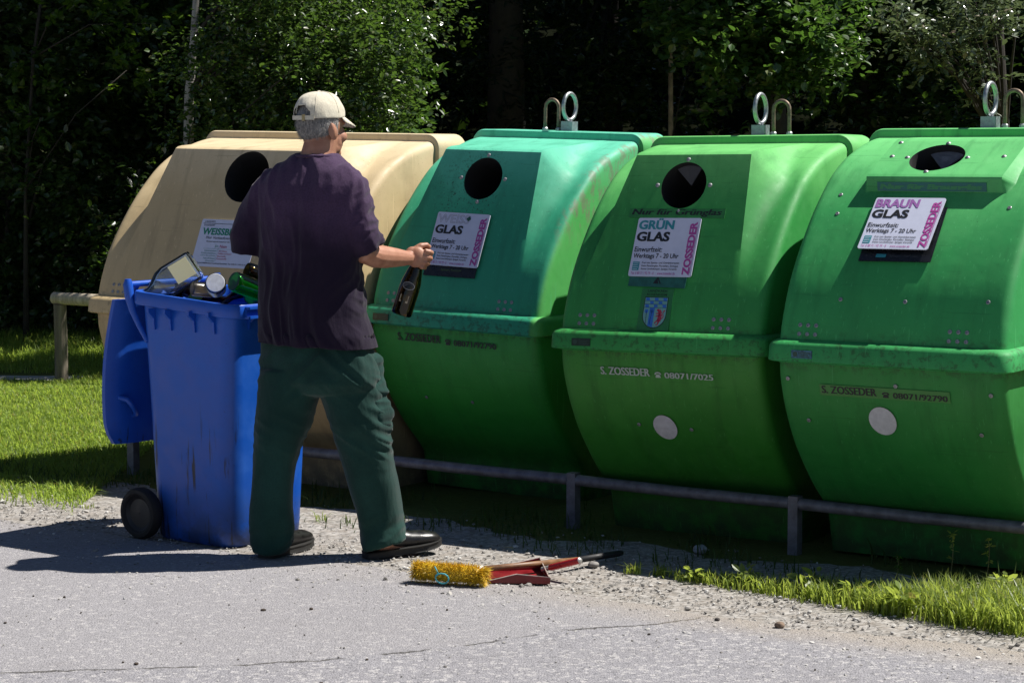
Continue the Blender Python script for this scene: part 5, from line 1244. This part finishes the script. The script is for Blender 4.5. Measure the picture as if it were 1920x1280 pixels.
tree('birch', 'white trunked birch with small glittering leaves behind the beige container', (-2.36, 16.4, 0), [(-2.36, 16.4, -.1), (-2.34, 16.4, 1.2), (-2.32, 16.4, 1.9), (-2.28, 16.4, 2.3), (-2.26, 16.4, 2.6), (-2.2, 16.45, 4.2), (-2.0, 16.5, 7.5)], .045,
     split_clumps((-1.38, 15.9, 2.15), (1.12, .75, 1.05), 52, .26, 3), 26000, .043, L_BIRCH, BIRCHB, hi=hi_crown(-2.6, 17.2, 6.6, 1.5, 18, 31, 2.2), nhi=3500, hisize=.13, twig=.22)
tree('dark_tree', 'dark leafy tree at the far left with a few sunlit yellow green sprays', (-4.15, 18.6, 0), [(-4.15, 18.6, -.1), (-4.1, 18.6, 2), (-4.0, 18.6, 5), (-3.9, 18.6, 9)], .13,
     split_clumps((-3.75, 18.0, 2.3), (1.0, .8, 1.6), 40, .36, 5), 13000, .07, L_DARK, BARKD, hi=hi_crown(-3.7, 18.6, 7, 2.2, 26, 32), nhi=5200, hisize=.17, twig=.3)
tree('lime_sapling', 'thin sapling with bright yellow green leaves in front of the far left dark tree', (-3.72, 17.3, 0), [(-3.72, 17.3, -.1), (-3.7, 17.3, 1.2), (-3.62, 17.3, 2.2), (-3.5, 17.3, 3.0)], .018,
     [((-3.62, 17.2, 2.05), (.16, .14, .13)), ((-3.55, 17.2, 1.75), (.16, .12, .10)), ((-3.3, 17.2, 2.62), (.28, .16, .10)), ((-2.75, 17.2, 2.45), (.30, .16, .14)), ((-3.95, 17.2, 1.5), (.14, .1, .12)), ((-2.9, 17.2, 2.1), (.2, .16, .16))], 620, .07, L_LIME, BARKD, twig=.16)
tree('dark_tree', 'dark tree between the birch and the far left tree, deep in shade', (-2.9, 19.2, 0), [(-2.9, 19.2, -.1), (-2.9, 19.2, 3), (-2.8, 19.2, 9)], .12,
     split_clumps((-2.7, 18.6, 2.2), (1.1, .7, 1.5), 34, .36, 7), 11000, .075, L_DARK, BARKD, hi=hi_crown(-2.6, 19.2, 7, 2.2, 24, 33), nhi=4800, hisize=.17, twig=.3)
for i, (x, y, r, h, lab) in enumerate(((-4.0, 17.9, .75, 1.5, 'dark bush at the back edge of the lawn, farthest left'), (-2.95, 17.7, .7, 1.35, 'dark bush at the back edge of the lawn behind the log rail post'), (-1.9, 17.5, .7, 1.5, 'dark bush at the back edge of the lawn right behind the beige container'))):
    tree('dark_bush', lab, (x, y, 0), [(x, y, -.1), (x, y, .5), (x + .05, y, h)], .03, split_clumps((x, y, h * .5), (r, .45, h * .55), 24, .28, 40 + i), 6500, .06, L_DARK, BARKD, 'bush', 'dark bushes along the edge of the wood', twig=.22)
tree('broadleaf_tree', 'leafy tree with larger pointed green leaves behind the man\'s cap, right of the birch', (-.85, 17.2, 0), [(-.85, 17.2, -.1), (-.85, 17.2, 2), (-.75, 17.2, 4), (-.7, 17.3, 8)], .07,
     split_clumps((-.95, 16.7, 2.1), (.42, .45, .75), 18, .24, 9), 3600, .085, L_MAPLE, BARKD, hi=hi_crown(-.9, 17.6, 6.8, 1.7, 20, 34), nhi=3800, hisize=.16, twig=.24)
tree('spruce', 'black looking spruce in the dark gap above the turquoise container', (-.05, 19.6, 0), [(-.05, 19.6, -.1), (-.05, 19.6, 5), (-.05, 19.6, 12)], .14,
     [((-.05 + q * math.cos(a), 19.6 + q * math.sin(a), z - q * .2), (.34, .34, .14)) for z in np.linspace(.5, 4.6, 10) for a in np.linspace(0, 6.28, 9)[:-1] + z for q in (.45, .95)], 13000, .09, L_NEEDLE, BARKD,
     hi=[((-.05 + q * math.cos(a), 19.6 + q * math.sin(a), z), (.5, .5, .2)) for z in np.linspace(5, 11.5, 9) for a in np.linspace(0, 6.28, 6)[:-1] + z for q in ((12.4 - z) * .13,)], nhi=5200, hisize=.2, limbs=False, aspect=.25)
tree('slender_tree', 'slender pale trunk rising above the container with the coat of arms', (1.35, 19.4, 0), [(1.35, 19.4, -.1), (1.352, 19.4, 1.5), (1.345, 19.4, 2.4), (1.335, 19.4, 3.2), (1.32, 19.4, 6.5)], .030,
     [((1.30, 19.2, 2.62), (.22, .15, .12)), ((1.15, 19.2, 2.45), (.18, .12, .10)), ((1.5, 19.2, 2.2), (.12, .1, .1))], 330, .075, L_MAPLE, POLEB, hi=hi_crown(1.3, 19.5, 6.5, 1.1, 10, 35), nhi=1500, hisize=.14, twig=.16)
tree('maple', 'maple with drooping broad leaves above the middle of the row of containers', (2.2, 18.6, 0), [(2.2, 18.6, -.1), (2.15, 18.6, 2), (2.1, 18.5, 4), (2.1, 18.5, 8)], .10,
     split_clumps((1.75, 17.4, 2.55), (1.1, .6, .75), 36, .26, 13), 9000, .068, L_MAPLE, BARKD, hi=hi_crown(2.2, 18.8, 7, 2.0, 20, 36), nhi=2600, hisize=.18, twig=.26, aspect=.8)
tree('silver_willow', 'pale silver leaved willow at the top right above the wedge hooded container', (3.7, 17.0, 0), [(3.7, 17.0, -.1), (3.65, 16.9, 1.5), (3.5, 16.7, 3), (3.3, 16.6, 5)], .07,
     split_clumps((3.05, 16.0, 2.35), (.62, .5, .50), 18, .17, 15), 2700, .060, L_WILLOW, BARKD, twig=.2, aspect=.5)
for i, (x, y, lab) in enumerate(((-6.3, 19.0, 'dark tree outside the left edge beside the lawn'), (-8.8, 19.8, 'dark tree farthest left beside the lawn'), (.9, 21.2, 'dark tree in the deep shade left of the slender pale trunk'), (3.1, 20.2, 'dark tree in the deep shade behind the silver willow'), (-1.5, 21.0, 'dark tree in the deep shade behind the birch leaves'), (5.9, 20.8, 'dark tree at the right edge beyond the silver willow'))):
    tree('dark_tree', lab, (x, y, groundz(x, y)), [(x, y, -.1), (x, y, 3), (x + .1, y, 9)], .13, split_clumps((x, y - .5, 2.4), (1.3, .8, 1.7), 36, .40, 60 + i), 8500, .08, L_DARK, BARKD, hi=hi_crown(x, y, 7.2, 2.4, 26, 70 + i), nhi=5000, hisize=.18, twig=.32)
for i, (x, y, lab) in enumerate(((8.8, 21.0, 'unseen tall tree added outside the right edge to shade the wood'), (6.6, 21.5, 'unseen tall tree added further back on the right to shade the wood'), (10.0, 20.5, 'unseen tall tree added farthest right to shade the wood'))):
    tree('added_shade_tree', lab, (x, y, groundz(x, y)), [(x, y, -.1), (x, y, 4), (x + .1, y, 11)], .16, split_clumps((x, y, 3.4), (1.6, 1.3, 1.6), 24, .5, 80 + i), 3000, .16, L_DARK, BARKD, hi=hi_crown(x, y, 8, 2.6, 30, 90 + i), nhi=2400, hisize=.2, twig=.4)  # unseen trees, added so that their crowns shade the wood in view
# the wood behind reads as one dark mass
cl = [((rng.uniform(-15, 16), rng.uniform(22.5, 30), rng.uniform(.8, 11)), (1.5, 1.1, 1.1)) for _ in range(190)]
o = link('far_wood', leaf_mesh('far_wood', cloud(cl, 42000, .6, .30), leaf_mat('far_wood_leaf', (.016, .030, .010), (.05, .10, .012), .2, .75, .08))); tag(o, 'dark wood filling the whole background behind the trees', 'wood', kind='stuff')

# ------------------------------------------------------------ grass
def blades(name, pts, hgt, wid, mat, lean=.35, label=None, curve=.5):
    n = len(pts); az = rng.uniform(0, 2 * np.pi, n); d = np.stack([np.cos(az), np.sin(az), np.zeros(n)], 1); s = np.stack([-np.sin(az), np.cos(az), np.zeros(n)], 1)
    le = np.abs(rng.normal(0, lean, n)) + .08; h = hgt[:, None]; w_ = (wid * rng.uniform(.7, 1.3, n))[:, None]; up = np.array([0, 0, 1.0])
    m = pts + up * h * .55 + d * (h * le[:, None] * .3); t = pts + up * h * (1 - .25 * le[:, None]) + d * h * le[:, None] * (1 + curve * .3)
    v = np.stack([pts - s * w_, pts + s * w_, m + s * w_ * .8, m - s * w_ * .8, t], 1)
    f = (np.array([(0, 1, 2), (0, 2, 3), (3, 2, 4)])[None] + 5 * np.arange(n)[:, None, None]).reshape(-1, 3)
    o = link(name, fast_mesh(name, v.reshape(-1, 3), f, mat)); tag(o, label, 'grass', kind='stuff'); return o
L_GRASS = leaf_mat('lawn_blade', (.165, .235, .045), (.50, .66, .09), .5, .5, .35); L_GRASS2 = leaf_mat('lush_blade', (.150, .205, .045), (.48, .58, .09), .5, .40, .45)
gz = np.vectorize(groundz)
def pn(x, y, s, o=0): return np.array([noise.noise(Vector((a * s + o, b * s, o))) for a, b in zip(x, y)])
N = 150000; y = 9.6 + 8.2 * rng.random(N) ** 1.25; x = rng.uniform(-5.6, -.6, N); bq = RB.x * x + RB.y * y
k = (bq > 7.28 + rng.normal(0, .1, N)) & ~((y > 15.02) & (y < 15.5) & (x < -2.95)) & ~((x > -1.9 + (y - 10) * -.0) & (bq < 9.9))
x, y = x[k], y[k]; cl_ = pn(x, y, 1.6); h = .028 + .026 * rng.random(len(x)) + .035 * np.clip(cl_, 0, 1) + .16 * np.clip((y - 15.6) / 1.8, 0, 1) * rng.random(len(x))
blades('lawn_grass', np.stack([x, y, gz(x, y)], 1), h, .0032, L_GRASS, .95, 'short sunlit grass of the lawn left of the containers')
N = 38000; a_ = rng.uniform(-4.15, .4, N); wd = np.interp(a_, [-4.15, -3.6, -3.1, -2.6, .4], [.02, .12, .26, .55, .9]); e0 = np.interp(a_, [-4.15, -3.87, -3.3, -2.69, .4], [7.30, 7.24, 7.15, 7.06, 6.90])
b_ = e0 + rng.random(N) * wd + rng.normal(0, .02, N); x, y = RA.x * a_ + RB.x * b_, RA.y * a_ + RB.y * b_
k = rng.random(N) < np.interp(a_, [-4.15, -3.6, -2.9, .4], [.10, .35, 1, 1]) * np.clip(.75 + pn(x, y, 9, 2), .15, 1); x, y = x[k], y[k]; a_, b_, e0 = a_[k], b_[k], e0[k]
h = (.035 + .07 * rng.random(len(x)) + .03 * np.clip(pn(x, y, 5), 0, 1)) * np.interp(a_, [-4.15, -3.3, -2.5], [.5, .9, 1.6])
blades('verge_grass', np.stack([x, y, np.full(len(x), -.004)], 1), h, .0028, L_GRASS2, .5, 'lush bright grass at the right front edge of the asphalt')
N = 7000; a_ = rng.uniform(-11.5, -1, N); b_ = rng.normal(7.82, .25, N); x, y = RA.x * a_ + RB.x * b_, RA.y * a_ + RB.y * b_; k = (pn(x, y, 2.2, 5) > -.05) & (b_ > 7.4); x, y = x[k], y[k]
blades('shade_grass', np.stack([x, y, np.full(len(x), -.008)], 1), (.025 + .085 * rng.random(len(x)) ** 2.2), .0026, leaf_mat('shade_darkened_blade', (.045, .075, .018), (.12, .20, .03), .35, .5, .3), .8, 'sparse weedy grass in the shadow under the bumper rail')  # blade colour darkened to put the containers' shade into it
def tuft(px, py, n, h, label):
    p = gr(px, py); r = rng.normal(0, .016, (n, 2)); pts = np.c_[p.x + r[:, 0], p.y + r[:, 1], np.full(n, 0)]
    nm = blades('grass_tuft', pts, h * rng.uniform(.5, 1.1, n), .0028, L_GRASS2, .75, label); nm['kind'] = ''; del nm['kind']; nm['category'] = 'grass tuft'
tuft(1188, 1074, 34, .05, 'small bright grass tuft on gravel right of the dustpan handle')
tuft(1272, 1086, 16, .03, 'tiny green tuft on the gravel left of the lush verge grass'); tuft(600, 975, 14, .05, 'small green tuft between the man\'s feet beside the blue bin'); tuft(170, 952, 12, .028, 'tiny green sprig on gravel left of the bin wheel')
# broad-leaved weeds along the front of the verge grass
for i, (px, py, n, s_, lab) in enumerate(((1302, 1090, 7, .045, 'small broad leaved weed at the thin left end of the verge grass'), (1400, 1098, 9, .055, 'broad leaved weed near the left end of the verge grass'), (1520, 1112, 11, .06, 'leafy weed in front of the taller stem on the verge'), (1600, 1128, 12, .055, 'broad leaved weed in the middle of the verge grass front'), (1690, 1150, 13, .065, 'large dark broad leaved weed at the front of the verge grass'), (1800, 1150, 12, .06, 'broad leaved weed near the right end of the verge grass'), (1880, 1110, 12, .055, 'tall leafy weed at the right edge of the verge grass'))):
    p = gr(px, py); az = rng.uniform(0, 6.28, n * 3); m = len(az); out = np.stack([np.cos(az), np.sin(az), rng.uniform(.3, 1.3, m)], 1); out /= np.linalg.norm(out, axis=1)[:, None]
    pos = np.array([p.x, p.y, .004]) + out * rng.uniform(.005, s_ * .8, m)[:, None]; pos[:, 2] += rng.uniform(0, s_ * .7, m)
    o = link('weed', leaf_mesh('weed', [leaf_arrays(pos, out, s_ * .75, aspect=.5, droop=.1, flat=.5)], L_GRASS2)); tag(o, lab, 'weed', 'broad leaved weeds in the verge grass')
# flowering grass stems standing above the verge
ST = simple('dry_stem', (.16, .15, .06), .8, .2)
for px, py, h, lab in ((1678, 1092, .10, 'thin seeding grass stem leaning over the dark verge'), (1780, 1088, .17, 'tallest thin weed stem in front of the right hand container'), (1848, 1090, .16, 'leafy stem rising out of the grass at the right edge')):
    p = gr(px, py); root = empty('wild_flower', loc=p); tag(root, lab, 'weed', None)
    mb = MB(); pts = [Vector((.012 * math.sin(2.4 * t), .004 * t, h * t)) for t in np.linspace(0, 1, 7)]; mb.tube(pts, [.0016, .0015, .0014, .0013, .0012, .001, .0008], 6)
    mb.build('stem', ST, root, 180)
    pos = np.array([pts[i] for i in rng.integers(3, 7, 26)]) + rng.normal(0, .004, (26, 3)); o_ = rng.normal(0, 1, (26, 3)); link('seed_head', leaf_mesh('seed_head', [leaf_arrays(pos, o_, .022, aspect=.35)], L_GRASS2 if h > .15 else L_LIME), root)
